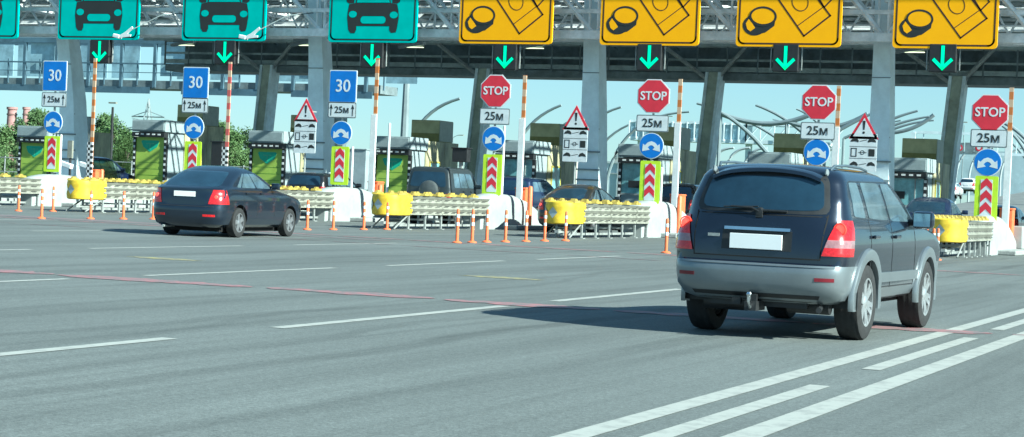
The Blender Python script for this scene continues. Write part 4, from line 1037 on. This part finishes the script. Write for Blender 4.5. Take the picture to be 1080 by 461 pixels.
# ---- the large near car
suv = thing('sport_utility_car', 'large dark blue and silver off-road car seen from behind in the near right lane', 'car', (-4.91, 18.52, 0), -.029); suv.scale = (.955, .965, .985)
B = Body(SUV_T); hw = .93
bm = cut_wheels(B.hull(ne=14, ns=34), [(s*.95, y, .95) for s in (-1, 1) for y in (0, 2.71)], .365, .43, .36)
def cl(f):
    c = f.calc_center_median()
    if f.material_index == 1: return 'w'
    if c.z < .742:
        if c.y < -.42 : return 'r'
        if c.y > 3.12: return 'f'
        if c.z < .50: return 's'
    return 'b'
split_build(bm, cl, {'w': WELL, 'r': PAINT_S, 'f': PAINT_S, 's': PAINT_S, 'b': PAINT_N}, suv, {'w': 'wheel_well', 'r': 'rear_bumper', 'f': 'front_bumper', 's': 'side_skirt', 'b': 'body'})
for s in (-1, 1):
    for y in (0, 2.71): wheel(suv, s*.785, y, .375, .27, RIM, 6, .055, True)
    for y in (0, 2.71):                                   # silver wheel arch flares
        m = MB(); P = []
        for k in range(25):
            a = R(-22+224*k/24); row = []
            for (rr, o) in ((.425, -.03), (.428, .028), (.46, .036), (.53, .030), (.545, .004), (.545, -.02)):
                yy = y-rr*math.cos(a); zz = max(.365+rr*math.sin(a), .30); row.append((s*(B.wid(min(max(yy, -.9), 3.5), max(zz, .5))*1.0+o), yy, zz))
            P.append(row)
        m.grid(P); m.build('wheel_arch_flare', PAINT_S, suv, True)
    # windows on the flanks
    side_patch(B, [(-.40, 1.215), (.02, 1.20), (-.06, 1.55), (-.36, 1.545)], s, .004, 12, 10, rnd=.08).build('side_window', GLASS_L, suv, True)
    side_patch(B, [(.14, 1.20), (.92, 1.185), (.80, 1.56), (.07, 1.555)], s, .004, 12, 10, rnd=.08).build('side_window', GLASS_L, suv, True)
    side_patch(B, [(1.0, 1.18), (1.98, 1.175), (1.22, 1.56), (.88, 1.56)], s, .004, 12, 10, rnd=.08).build('side_window', GLASS_L, suv, True)
    for q in ([(.06, .50), (.075, .50), (.105, 1.19), (.09, 1.19)], [(.955, .50), (.97, .50), (.97, 1.18), (.955, 1.18)], [(2.03, .50), (2.045, .50), (2.02, 1.15), (2.005, 1.15)], [(.5, .505), (1.99, .505), (1.99, .517), (.5, .517)]):
        side_patch(B, q, s, .0025, 1 if q[1][0]-q[0][0] < .1 else 10, 8, .004).build('door_seam', BLACK, suv)
    side_patch(B, [(.46, .56), (2.22, .56), (2.22, .66), (.46, .66)], s, .018, 12, 2).build('side_moulding', PAINT_S, suv, True)
    for yy in (.24, 1.12): m = MB(); m.box((s*(B.wid(yy, 1.02)+.022), yy, 1.02), (.03, .2, .035)); m.build('door_handle', PAINT_N, suv, bevel=.008)
    # mirrors
    m = MB(); m.box((s*1.03, 1.86, 1.20), (.24, .14, .19)); mo = m.build('mirror', PAINT_N, suv, True, bevel=.05)
    m = MB(); m.box((s*1.03, 1.785, 1.20), (.18, .012, .14)); m.build('mirror_glass', mat('mirror_glass', (.5, .6, .66), .05, 1, .05, 3), mo)
    m = MB(); m.tube([(s*.86, 1.9, 1.17), (s*.95, 1.88, 1.17)], .035, 8); m.build('mirror_arm', BLACK, mo)
    # tail lamps : red top with round lamp, pale band, red foot
    for (z0, z1, mt, nm) in ((.83, .91, LIGHT_R, 'tail_light'), (.91, .985, LIGHT_W, 'reversing_light'), (.985, 1.175, LIGHT_R, 'tail_light')):
        xi = lambda z: .70-.02-(z-.83)*-.12
        mm, P = wrap_patch(B, .665+(z0-.83)*.30, -.62+(z0-.83)*.25, z0, z1, s, .016, (z1-z0)*.25, .665+(z1-.83)*.30)
        o = mm.build(nm, mt, suv, True)
        if z1 > 1.1:
            xc, zc = .80, 1.085; yc = B.rear(xc, zc)
            m = MB(); m.lathe([(0, -.004), (.045, -.002), (.05, .01)], 'Y', (s*xc, yc-.022, zc), 20); m.build('lamp_bulb', LIGHT_ON, o, True)
            m = MB(); m.lathe([(.052, -.01), (.062, -.014), (.068, .01)], 'Y', (s*xc, yc-.016, zc), 20); m.build('lamp_ring', mat('lamp_ring_red', (.8, .05, .03), .3, 0, .05, 9, emit=.25), o, True)
    end_patch(B, [(s*.62, .585), (s*.80, .585), (s*.80, .62), (s*.62, .62)], .006, 5, 1).build('fog_reflector', mat('dark_red_lens', (.16, .01, .02), .3, 0, .1, 9), suv, True)
    # roof rails
    m = MB(); pts = [(s*.58, -.42, 1.655), (s*.60, -.34, 1.70), (s*.60, .1, 1.715), (s*.59, .7, 1.71), (s*.58, 1.0, 1.69), (s*.57, 1.08, 1.65)]
    m.tube(pts, .014, 8); m.build('roof_rail', mat('rail_silver', (.12, .16, .19), .4, .5, .05, 4), suv, True)
    m = MB(); m.box((s*.585, -.56, 1.625), (.035, .07, .07), M=Matrix.Rotation(R(-25), 3, 'X')); m.build('rail_foot', GREY, suv, bevel=.015)
    m = MB(); m.box((s*.80, -.44, .40), (.25, .02, .16)); m.build('mud_flap', BLACK, suv)
end_patch(B, [(-.64, 1.25), (.64, 1.25), (.575, 1.575), (-.575, 1.575)], .007, 20, 12, rnd=.16).build('rear_window', GLASS, suv, True)
end_patch(B, [(-.70, 1.215), (.70, 1.215), (.62, 1.61), (-.62, 1.61)], .003, 20, 12, rnd=.12).build('window_surround', BLACK, suv, True)
end_patch(B, [(-.76, 1.22), (.76, 1.22), (.64, 1.62), (-.64, 1.62)], .006, 14, 6, True).build('windscreen', GLASS_L, suv, True)
end_patch(B, [(-.11, 1.622), (.11, 1.622), (.105, 1.645), (-.105, 1.645)], .055, 6, 2).build('high_brake_light', LIGHT_ON, suv, True)
# tailgate spoiler
m = MB(); P = []
for k in range(13):
    x = -.56+1.12*k/12; dz = -.055*(x/.56)**2-.03*(x/.56)**6; y = B.rear(x, 1.61+dz); P.append([(x, y-.0, 1.608+dz), (x, y-.045, 1.618+dz), (x, y-.04, 1.652+dz), (x, y+.03, 1.678+dz), (x, B.rear(x*.8, 1.67+dz*.9)+.05, 1.672+dz*.9)])
m.grid(P); m.build('spoiler', PAINT_N, suv, True)
# tailgate seams, chrome strip, plate
for q in ([(-.655, .79), (-.643, .79), (-.668, 1.22), (-.68, 1.22)], [(.643, .79), (.655, .79), (.68, 1.22), (.668, 1.22)], [(-.655, .785), (.655, .785), (.655, .797), (-.655, .797)], [(-.67, 1.195), (.67, 1.195), (.67, 1.205), (-.67, 1.205)]):
    end_patch(B, q, .002, 2 if abs(q[1][0]-q[0][0]) < .1 else 14, 6, t=.003).build('tailgate_seam', WELL, suv)
end_patch(B, [(-.34, 1.045), (.34, 1.045), (.34, 1.075), (-.34, 1.075)], .022, 10, 2).build('chrome_strip', CHROME, suv, True)
end_patch(B, [(-.36, .855), (.36, .855), (.36, 1.045), (-.36, 1.045)], .003, 10, 2).build('plate_recess', BLACK, suv, True)
yp = B.rear(0, .94); m = MB(); m.box((0, yp-.022, .937), (.54, .014, .145)); m.build('licence_plate', PLATE, suv, bevel=.003)
m = MB(); m.box((-.45, B.rear(.45, .98)-.004, .985), (.12, .01, .03)); m.build('badge', GALV2, suv)
end_patch(B, [(-.8, .715), (.8, .715), (.8, .735), (-.8, .735)], .012, 16, 2).build('bumper_lip', PAINT_S, suv, True)
end_patch(B, [(-.62, .375), (.62, .375), (.66, .445), (-.66, .445)], .004, 14, 2).build('lower_valance', BLACK, suv, True)
# wiper with washer
ya = B.rear(0, 1.24); m = MB(); m.lathe([(0, -.03), (.035, -.028), (.045, .02)], 'Y', (0, ya-.02, 1.225), 14); m.box((.0, ya-.03, 1.20), (.07, .03, .06)); m.build('wiper_motor', BLACK, suv, True)
m = MB(); m.tube([(0, ya-.045, 1.228), (-.08, ya-.035, 1.262), (-.30, ya-.02, 1.268)], .012, 6); m.tube([(-.38, ya-.012, 1.262), (-.02, ya-.012, 1.275)], .008, 6); m.tube([(.0, ya-.03, 1.24), (.28, ya-.012, 1.236)], .013, 6); m.build('wiper', BLACK, suv, True)
# underside : axle, silencer, tow bar
m = MB(); m.tube([(-.7, 0, .37), (.7, 0, .37)], .05, 8); m.lathe([(0, -.12), (.12, -.1), (.14, 0), (.12, .1), (0, .12)], 'X', (.05, 0, .37), 14); m.build('rear_axle', WELL, suv, True)
m = MB(); m.box((0, 1.35, .38), (1.3, 3.5, .14)); m.build('underbody', WELL, suv)
m = MB(); m.tube([(-.62, -.55, .33), (-.18, -.55, .33)], .085, 12); m.tube([(.62, -.70, .33), (.66, -.9, .31)], .03, 8); m.tube([(.25, -.55, .335), (.68, -.55, .335)], .08, 12); m.build('silencer', BLACK, suv, True)
m = MB(); m.box((0, -.72, .35), (1.0, .08, .08)); m.box((0, -.88, .32), (.12, .3, .09)); m.box((0, -.97, .37), (.1, .03, .13)); m.box((-.17, -.93, .36), (.09, .05, .06)); m.build('tow_bar', BLACK, suv)
m = MB(); m.tube([(0, -.98, .30), (0, -1.04, .31), (0, -1.08, .37), (0, -1.08, .41)], .02, 8); m.lathe([(0, .46), (.02, .455), (.03, .435), (.02, .41), (0, .405)], 'Z', (0, -1.08, 0), 12); m.build('tow_ball', CHROME, suv, True)

# ---- the other cars
simple_car('sedan', 'dark blue sedan driving in the left lanes with brake lights on', -23.3, 37.2, .085, SED_T, PAINT_SD, 'sedan', lit=True, rim=RIM_D, r=.335, sz=1.13, sx=1.03)
p, JB = simple_car('off_road_car', 'dark green-grey boxy off-roader with a spare wheel on its rear door', -29.5, 62.6, .0, JEEP_T, PAINT_J, 'jeep', r=.40, wb=2.5, sz=1.18, sx=1.04)
m = MB(); rr = .36; cy = JB.rear(0, 1.0)-.02
m.lathe([(0, -.24), (rr*.8, -.23), (rr*.97, -.19), (rr, -.13), (rr, -.05), (rr*.9, 0)], 'Y', (.12, cy, 1.22), 30); m.build('spare_wheel_cover', mat('cover_grey', (.09,.10,.10), .4, .2), p, True)
G = 'cars queuing at the toll booths'
for o in (p,): o['group'] = G
simple_car('car', 'very dark navy sport utility car ahead of the boxy off-roader', -29.25, 69.6, .0, SUV_T, PAINT_B, 'suv', G, r=.36, wb=2.71, sz=1.14)
simple_car('car', 'dark grey hatchback with brake lights on behind the yellow cushion nose', -23.25, 60.0, -.05, SED_T, PAINT_G, 'sedan', G, lit=True, sz=1.17, sx=1.03)
simple_car('car', 'tall black van-like car seen between barrier post and the near car', -23.3, 72.0, .0, SUV_T, PAINT_K, 'suv', G, r=.36, wb=2.71, sz=1.16, lit=True)
simple_car('car', 'dark blue sedan in the lane right of the near car, left of the last cushion', -12.45, 66.0, .0, SED_T, PAINT_B, 'sedan', G, sz=1.24)
simple_car('car', 'dark sedan further ahead, partly behind the rightmost chevron board', -12.2, 80.0, .0, SED_T, PAINT_K, 'sedan', G, sz=1.15)
simple_car('car', 'black car hidden behind the cushion and column right of the moving sedan', -35.3, 64.0, .0, SUV_T, PAINT_K, 'suv', G, r=.36, wb=2.71)
simple_car('car', 'dark blue car behind the checkered barrier foot at the left', -53.4, 74.6, 0, SUV_T, PAINT_B, 'suv', G, r=.36, wb=2.71, sz=1.3)
simple_car('car', 'dark car entering the lane at the right photo edge', -7.6, 72.0, .0, SED_T, PAINT_K, 'sedan', G)
def roadz(y):
    for (a, za), (b, zb) in zip(prof[:-1], prof[1:]):
        if a <= y <= b: return za+(zb-za)*(y-a)/(b-a)
    return 0
for (x, y, Y, lab) in ((919, 195, 205, 'left one of the distant white cars on the climbing road'), (1001, 196, 200, 'middle one of the distant white cars on the climbing road'), (1021, 194, 215, 'right one of the distant white cars on the climbing road')):
    a = at(x, y, Y)
    q, _ = simple_car('car', lab, a.x, Y, 0, SUV_T, PAINT_W, 'suv', 'distant cars on the climbing road', detail=False)
    q.location.z = roadz(Y)

# ================================================================= FOOTBRIDGES, BARRIERS AND FAR BACKGROUND
fb = thing('footbridge', 'glazed steel footbridge crossing behind the canopy at the upper left', 'footbridge', (0, 112, 0))
x0, x1 = -98, -56.5
z0, z1 = 7.35, 10.5
m = MB(); m.box(((x0+x1)/2, 0, z0+.2), (x1-x0, 2.6, .55)); m.build('deck', STEEL_D, fb)
m = MB(); m.box(((x0+x1)/2, -1.3, z1), (x1-x0, .25, .35)); m.box(((x0+x1)/2, 1.3, z1), (x1-x0, .25, .35)); m.build('top_beam', mat('bridge_steel', (.10, .17, .22), .5, .2, .2, 1), fb)
m = MB(); x = x0
while x < x1: m.box((x, -1.32, (z0+z1)/2), (.22, .2, z1-z0)); m.box((x+1.3, -1.32, (z0+z1)/2-.6), (.08, .1, 1.7)); x += 2.7
m.box(((x0+x1)/2, -1.4, z0+1.6), (x1-x0, .08, .1)); m.box(((x0+x1)/2, -1.4, z0+1.0), (x1-x0, .05, .05)); m.build('post', MATS['bridge_steel'], fb)
x = x0; i = 0
while x < x1:
    if i % 3 != 2:
        m = MB(); m.box((x+1.35, 1.15, (z0+z1)/2+.3), (2.3, .05, z1-z0-.9)); m.build('glass_panel', BRGLASS, fb)
    if i % 4 == 1: m = MB(); m.box((x+1.35, -1.15, (z0+z1)/2+.3), (2.0, .05, z1-z0-1.0)); m.build('glass_panel', BRGLASS, fb)
    x += 2.7; i += 1
for k in range(5): m = MB(); m.box((x0+4+k*8.5, -1.36, z0-.2), (6, .05, .45)); m.build('lower_panel', MATS['bridge_steel'], fb)
for X in (-95, -60): m = MB(); m.box((X, 0, z0/2), (.7, .7, z0)); m.build('pier', STEEL_D, fb)

fb2 = thing('footbridge', 'distant glazed footbridge above the roof of the near car', 'footbridge', (0, 200, 0))
a = at(668, 128, 200); b = at(790, 150, 200); c = at(880, 132, 200)
m = MB(); m.box(((a.x+c.x)/2, 0, b.z), (c.x-a.x, 2.5, .4)); m.box(((a.x+c.x)/2, 0, a.z), (c.x-a.x, 2.5, .3)); m.build('deck', STEEL, fb2)
m = MB(); n = 16
for k in range(n+1): m.box((a.x+(b.x-a.x)*k/n, -1.3, (a.z+b.z)/2), (.14, .12, a.z-b.z))
for k in range(7):
    xx = b.x+(c.x-b.x)*k/6; m.box((xx, -1.3, (a.z+b.z)/2), (.14, .12, a.z-b.z)); m.tube([(xx, -1.3, b.z), (xx+(c.x-b.x)/6, -1.3, a.z)], .07, 5)
m.build('post', STEEL, fb2)
m = MB(); m.box(((a.x+b.x)/2, 0, (a.z+b.z)/2), (b.x-a.x, 2.2, a.z-b.z-.3)); m.build('glass_panel', BRGLASS, fb2)
for X in (a.x+1, b.x, c.x): m = MB(); m.box((X, 0, b.z/2), (.6, .6, b.z)); m.build('pier', STEEL, fb2)

gan = thing('sign_gantry', 'distant gantry with round lane signs above the climbing road', 'gantry', (0, 190, 0))
a = at(985, 140, 190); b = at(1085, 144, 190); lo = at(1000, 161, 190)
m = MB()
for z in (a.z, lo.z): m.box(((a.x+b.x)/2+4, 0, z), (b.x-a.x+12, .3, .25))
for k in range(12): m.box((a.x-1+k*1.8, 0, (a.z+lo.z)/2), (.1, .1, a.z-lo.z))
for X in (a.x-2, b.x+9): m.box((X, 0, a.z/2), (.45, .45, a.z))
m.build('frame', STEEL, gan)
for (x, kk) in ((1001, 'b'), (1012.5, 'r'), (1023, 'd'), (1033, 'r')):
    q = at(x, 156 if kk != 'b' else 149, 190)
    m = MB(); m.box((q.x, -.25, q.z), (.85, .12, 1.0)); o = m.build('sign_panel', BLUEP if kk == 'b' else STEEL_D, gan)
    if kk == 'r': m = MB(); m.ring((q.x, q.z), .26, .26, .14, -.312, .01, 20); m.build('red_ring', REDP, o); m = MB(); m.flat(ell(q.x, q.z, .18, .18, 16), -.312, .006); m.build('ring_face', SIGNW, o)

RIBM = mat('rib_steel', (.22, .27, .285), .5, .1, .1, 1)
def arc_pts(p0, p1, p2, n=12): return [p0*(1-t)**2+p1*2*t*(1-t)+p2*t*t for t in [k/n for k in range(n+1)]]
def screen(lab, ribs, Yfun):
    p = thing('noise_barrier', lab, 'noise barrier', (0, 0, 0))
    for (bx, by, cx, cy, tx, ty, Y, r) in ribs:
        A, C, T = at(bx, by, Y), at(cx, cy, Y), at(tx, ty, Y)
        A.z = max(A.z, 0); m = MB(); m.tube(arc_pts(A, C, T), [r*.72-(r*.36)*k/12 for k in range(13)], 8)
        if A.z > .1: m.tube([(A.x, Y, 0), A], r*.72, 8)
        m.build('rib', RIBM, p, True)
    return p
# ribs leaning to the right (left side of the road) ------------------------------------------
left = [(560, 186, 572, 134, 618, 121, 190, .26), (620, 188, 630, 134, 690, 124, 205, .26), (662, 190, 690, 136, 745, 128, 215, .26), (890, 146, 915, 134, 950, 127, 200, .22), (428, 180, 432, 118, 485, 104, 150, .33), (536, 185, 545, 128, 592, 111, 158, .30), (600, 185, 602, 128, 655, 113, 166, .28), (640, 190, 655, 120, 727, 118, 176, .26),
        (884, 138, 905, 126, 935, 113, 150, .22), (900, 150, 930, 126, 968, 117, 150, .24), (905, 148, 945, 128, 980, 123, 155, .22), (915, 148, 955, 128, 985, 127, 160, .2)]
screen('row of curved steel ribs bending right behind the booths', left, None)
right = [(838, 160, 800, 128, 765, 121, 190, .26), (870, 155, 845, 132, 815, 126, 200, .24), (1085, 172, 1065, 142, 1040, 134, 200, .22), (812, 165, 775, 118, 735, 109, 150, .28), (858, 150, 830, 122, 797, 111, 155, .26), (880, 150, 860, 122, 840, 115, 160, .22), (1090, 180, 1075, 132, 1035, 124, 150, .22), (1100, 180, 1080, 140, 1050, 130, 160, .2)]
screen('row of curved steel ribs bending left above the near car', right, None)
# shallow hanging curves between them
nb = thing('cable_truss', 'shallow curved steel tubes hanging between the distant ribs', 'steel frame', (0, 0, 0))
for (pts, Y, r) in ((((760, 120), (815, 142), (860, 118)), 152, .2), (((830, 128), (875, 145), (915, 120)), 152, .18), (((925, 140), (960, 143), (985, 121)), 156, .16), (((1045, 125), (1065, 128), (1085, 150)), 156, .16)):
    m = MB(); q = [at(x, y, Y) for x, y in pts]; m.tube(arc_pts(*q), r, 8); m.tube([(q[0].x, Y, 0), q[0]], r*.8, 6); m.build('tube', RIBM, nb, True)
# low arched barrier frames + pale panels
arch = thing('noise_barrier', 'white arched barrier frames with pale glazing beyond the toll lanes', 'noise barrier', (0, 0, 0))
for (x, Y) in ((748, 175), (765, 178), (783, 182), (655, 168), (672, 172), (842, 170), (860, 175), (1008, 215), (1022, 220), (1055, 225), (948, 190), (962, 195)):
    A = at(x, 192, Y); A.z = 0; T = at(x+26, 156, Y); C = Vector((A.x-.3, Y, T.z*.98))
    m = MB(); m.tube([A]+arc_pts(Vector((A.x, Y, T.z*.45)), C, T), .13, 6); m.build('arch_frame', DISTW, arch, True)
m = MB()
a, b = at(640, 170, 180), at(870, 172, 180); m.box(((a.x+b.x)/2, 180, 2.3), (b.x-a.x, .2, 4.6)); m.build('panel', CLEARP, arch)
m = MB()
for k in range(18): m.box((a.x+(b.x-a.x)*k/17, 179.8, 2.4), (.1, .12, 4.8))
m.box(((a.x+b.x)/2, 179.8, 3.6), (b.x-a.x, .1, .1)); m.box(((a.x+b.x)/2, 179.8, 4.7), (b.x-a.x, .14, .14)); m.build('mullion', DISTW, arch)
m = MB(); a, b = at(1035, 170, 260), at(1110, 172, 260); m.box(((a.x+b.x)/2+10, 260, 6.5), (b.x-a.x+30, .3, 6)); m.build('panel', CLEARP, arch)
# tall lamp posts
def lamp(x, yt, Y, lab, r=.09, arm=0):
    a = at(x, yt, Y); p = thing('street_lamp', lab, 'street lamp', (a.x, Y, 0), 0, 'distant lamp posts')
    m = MB(); m.tube([(0, 0, 0), (0, 0, a.z)], [r, r*.6], 8)
    if arm: m.tube([(0, 0, a.z), (arm*.5, 0, a.z+.3), (arm, 0, a.z+.35)], r*.45, 6)
    m.build('post', BLACK if r == .16 else RIBM, p, True)
    m = MB(); m.box((arm, 0, a.z+.34), (.7, .25, .12)); m.build('lamp_head', GALV, p)
lamp(429, 84, 120, 'thick grey post rising to the canopy right of the third blue 30 sign', .38)
lamp(478, 145, 240, 'thin distant lamp post right of the off-roader roof', .09, 1.2); lamp(1017, 132, 230, 'thin distant lamp post above the gantry', .08); lamp(119, 113, 130, 'dark post right of the leftmost column', .16)
lamp(700, 125, 260, 'thin distant lamp post right of the second STOP sign', .08, 1.0); lamp(1064, 150, 240, 'thin distant lamp post at the right photo edge', .08, -1.0)

# chimneys, pylon, far buildings
for (x, yt, wd, lab) in ((13, 113, 4.2, 'taller pinkish brick chimney above the trees at the left edge'), (28, 113, 3.0, 'slimmer pinkish brick chimney right of the taller one')):
    Y = 620; a = at(x, yt, Y); sc = 2020/Y/1.3
    m = MB(); m.lathe([(wd*.62, 0), (wd*.42, a.z*.96), (wd*.52, a.z*.965), (wd*.52, a.z), (wd*.35, a.z)], n=20)
    m.box((0, 0, a.z*.6), (.1, .1, .1))
    p = thing('chimney', lab, 'chimney', (a.x, Y, 0), 0, 'brick chimneys on the left skyline')
    m.build('stack', BRICK, p, True)
    m = MB(); m.lathe([(wd*.5, a.z*.88), (wd*.5, a.z*.90)], n=20); m.build('band', mat('chimney_band', (.20,.12,.11), .9), p, True)
pc = at(157, 104, 420); py = thing('electricity_pylon', 'pale lattice electricity pylon between the leftmost column and the second 30 sign', 'pylon', (pc.x, 420, 0))
m = MB(); h = pc.z
for s in (-1, 1):
    for t in (-1, 1): m.tube([(s*3.4, t*3.4, 0), (s*.9, t*.9, h*.7), (0, 0, h)], .16, 4)
for k in range(9):
    z = h*k/9; z2 = h*(k+1)/9; w1 = 3.4*(1-k/9)+.1; w2 = 3.4*(1-(k+1)/9)+.1
    m.tube([(-w1, -w1, z), (w2, -w2, z2)], .09, 4); m.tube([(w1, -w1, z), (-w2, -w2, z2)], .09, 4)
for zz, ww in ((.62, 8), (.78, 5)): m.tube([(-ww, 0, h*zz), (ww, 0, h*zz)], .18, 4); m.tube([(-ww, 0, h*zz), (0, 0, h*(zz+.07)), (ww, 0, h*zz)], .1, 4)
m.build('lattice', RIBM, py)
m = MB()
for s in (-8, 8, -5, 5): m.tube([(s, 0, h*(.6 if abs(s) == 8 else .76))]+[(s+k*9, k*12, h*(.6 if abs(s) == 8 else .76)-6*math.sin(math.pi*k/8)) for k in range(1, 8)], .05, 4)
m.build('wire', GREY, py)
def block(x0_, x1_, yt, Y, mt, lab, wn_=(5, 6)):
    a, b = at(x0_, yt, Y), at(x1_, yt, Y); p = thing('apartment_building', lab, 'building', ((a.x+b.x)/2, Y, 0)); wd = b.x-a.x; h = a.z
    m = MB(); m.box((0, 6, h/2), (wd, 12, h)); m.box((0, 6, h+.3), (wd*.8, 8, .8)); m.build('wall', mt, p)
    for i in range(wn_[0]):
        for j in range(wn_[1]):
            m = MB(); m.box((-wd/2+wd*(i+.5)/wn_[0], -.02, 2+(h-2)*(j+.4)/wn_[1]), (wd/wn_[0]*.5, .1, (h-2)/wn_[1]*.5)); m.build('window', GLASS_L, p)
block(126, 142, 141, 500, mat('pale_block', (.5, .5, .46), .8), 'pale distant apartment block left of the first green booth', (4, 6))
block(648, 662, 160, 420, mat('pale_block2', (.45, .47, .46), .8), 'pale distant block left of the second STOP sign', (3, 5))
block(583, 601, 150, 400, mat('pale_block3', (.5, .48, .42), .8), 'cream distant block left of the middle column', (4, 7))

# ---- trees
def tree_mesh(seed, h, rad, mt, nleaf=5200, low=.22):
    rnd = random.Random(seed)
    tr = MB(); top = Vector((rnd.uniform(-.3, .3), rnd.uniform(-.3, .3), h*.85))
    tr.tube([(0, 0, 0), (.05, 0, h*.3), top*.7, top], [h*.022, h*.017, h*.011, h*.003], 7)
    cl_ = []
    for k in range(26):
        z = h*(low+(1-low)*rnd.random()**.85); f = math.sin(math.pi*min(1, max(0, (z/h-low*.6)/(1.04-low*.6)))**.8)
        a = rnd.uniform(0, 6.28); r = rad*f*rnd.uniform(.35, 1.0); c = Vector((r*math.cos(a), r*math.sin(a), z)); cl_.append((c, rad*rnd.uniform(.22, .42)))
        if k % 2 == 0: tr.tube([Vector((0, 0, z*.6)), c*.5+Vector((0, 0, z*.42)), c], [h*.008, h*.005, h*.002], 5)
    cr = MB()
    for i in range(nleaf):
        c, r = cl_[rnd.randrange(len(cl_))]
        d = Vector((rnd.gauss(0, 1), rnd.gauss(0, 1), rnd.gauss(0, .8))).normalized()*r*(rnd.random()**.45)
        q = c+d; s = h*rnd.uniform(.010, .022); u = Vector((rnd.gauss(0, 1), rnd.gauss(0, 1), rnd.gauss(0, 1))).normalized(); v = u.orthogonal().normalized()
        vs = [cr.b.verts.new(q+u*s), cr.b.verts.new(q+v*s*.7), cr.b.verts.new(q-u*s), cr.b.verts.new(q-v*s*.7)]; cr.b.faces.new(vs)
    t = thing('tree', 'x', 'tree'); tr.build('trunk', BARK, t, True); cr.build('crown', mt, t, recalc=False); return t
protos = [tree_mesh(1, 10, 3.2, FOLI), tree_mesh(2, 10, 3.8, FOLI2), tree_mesh(3, 10, 2.6, FOLI, low=.1), tree_mesh(4, 10, 4.2, FOLI2, low=.05)]
TR = [(40, 119, 170, 0, 'tall tree between the chimneys and the leftmost column'), (22, 128, 165, 2, 'dark tree in front of the slimmer chimney'), (6, 138, 160, 3, 'bushy tree at the left photo edge'), (52, 130, 160, 1, 'pale tree behind the leftmost blue 30 sign'),
      (113, 124, 170, 0, 'tall tree right of the leftmost steel column'), (123, 132, 165, 1, 'pale tree behind the dark post'), (103, 140, 150, 2, 'narrow tree behind the checkered barrier'), (134, 146, 160, 3, 'low tree left of the first green booth'),
      (236, 132, 190, 0, 'tall tree between the second and third green booths'), (247, 142, 185, 3, 'low bushy tree beside the red barrier arm'), (262, 138, 195, 1, 'pale tree just left of the third green booth'), (222, 140, 180, 2, 'narrow tree right of the second blue 30 sign'),
      (20, 158, 125, 3, 'low bush at the left behind the crash cushion'), (0, 160, 122, 1, 'pale bush cut by the left photo edge'), (128, 165, 125, 3, 'low bush behind the parked blue car'), (45, 160, 128, 0, 'bush behind the leftmost chevron board'),
      (210, 165, 130, 3, 'low bush behind the second blue 30 sign'), (255, 165, 130, 1, 'low pale bush behind the moving sedan'), (-12, 150, 140, 0, 'tree outside the left photo edge')]
used = set()
for i, (x, y, Y, k, lab) in enumerate(TR):
    a = at(x, y, Y); o = protos[k] if k not in used else copy_tree(protos[k]); used.add(k)
    o.location = (a.x, Y, 0); s = a.z/10; o.scale = (s*(1.25 if a.z < 6 else 1), s*(1.25 if a.z < 6 else 1), s); o.rotation_euler = (0, 0, i*1.7); o['label'] = lab; o['group'] = 'trees at the left behind the plaza'
# mesh fence on the far left
f = thing('fence', 'thin metal fence before the bushes at the left edge', 'fence', (0, 100, 0))
for k in range(26): m = MB(); m.tube([(-92+k*1.6, 0, 0), (-92+k*1.6, 0, 2.2)], .04, 5); m.build('fence_post', GALV2, f)
m = MB()
for z in (.3, 1.2, 2.1): m.tube([(-92, 0, z), (-52, 0, z)], .03, 5)
m.build('rails', GALV2, f)
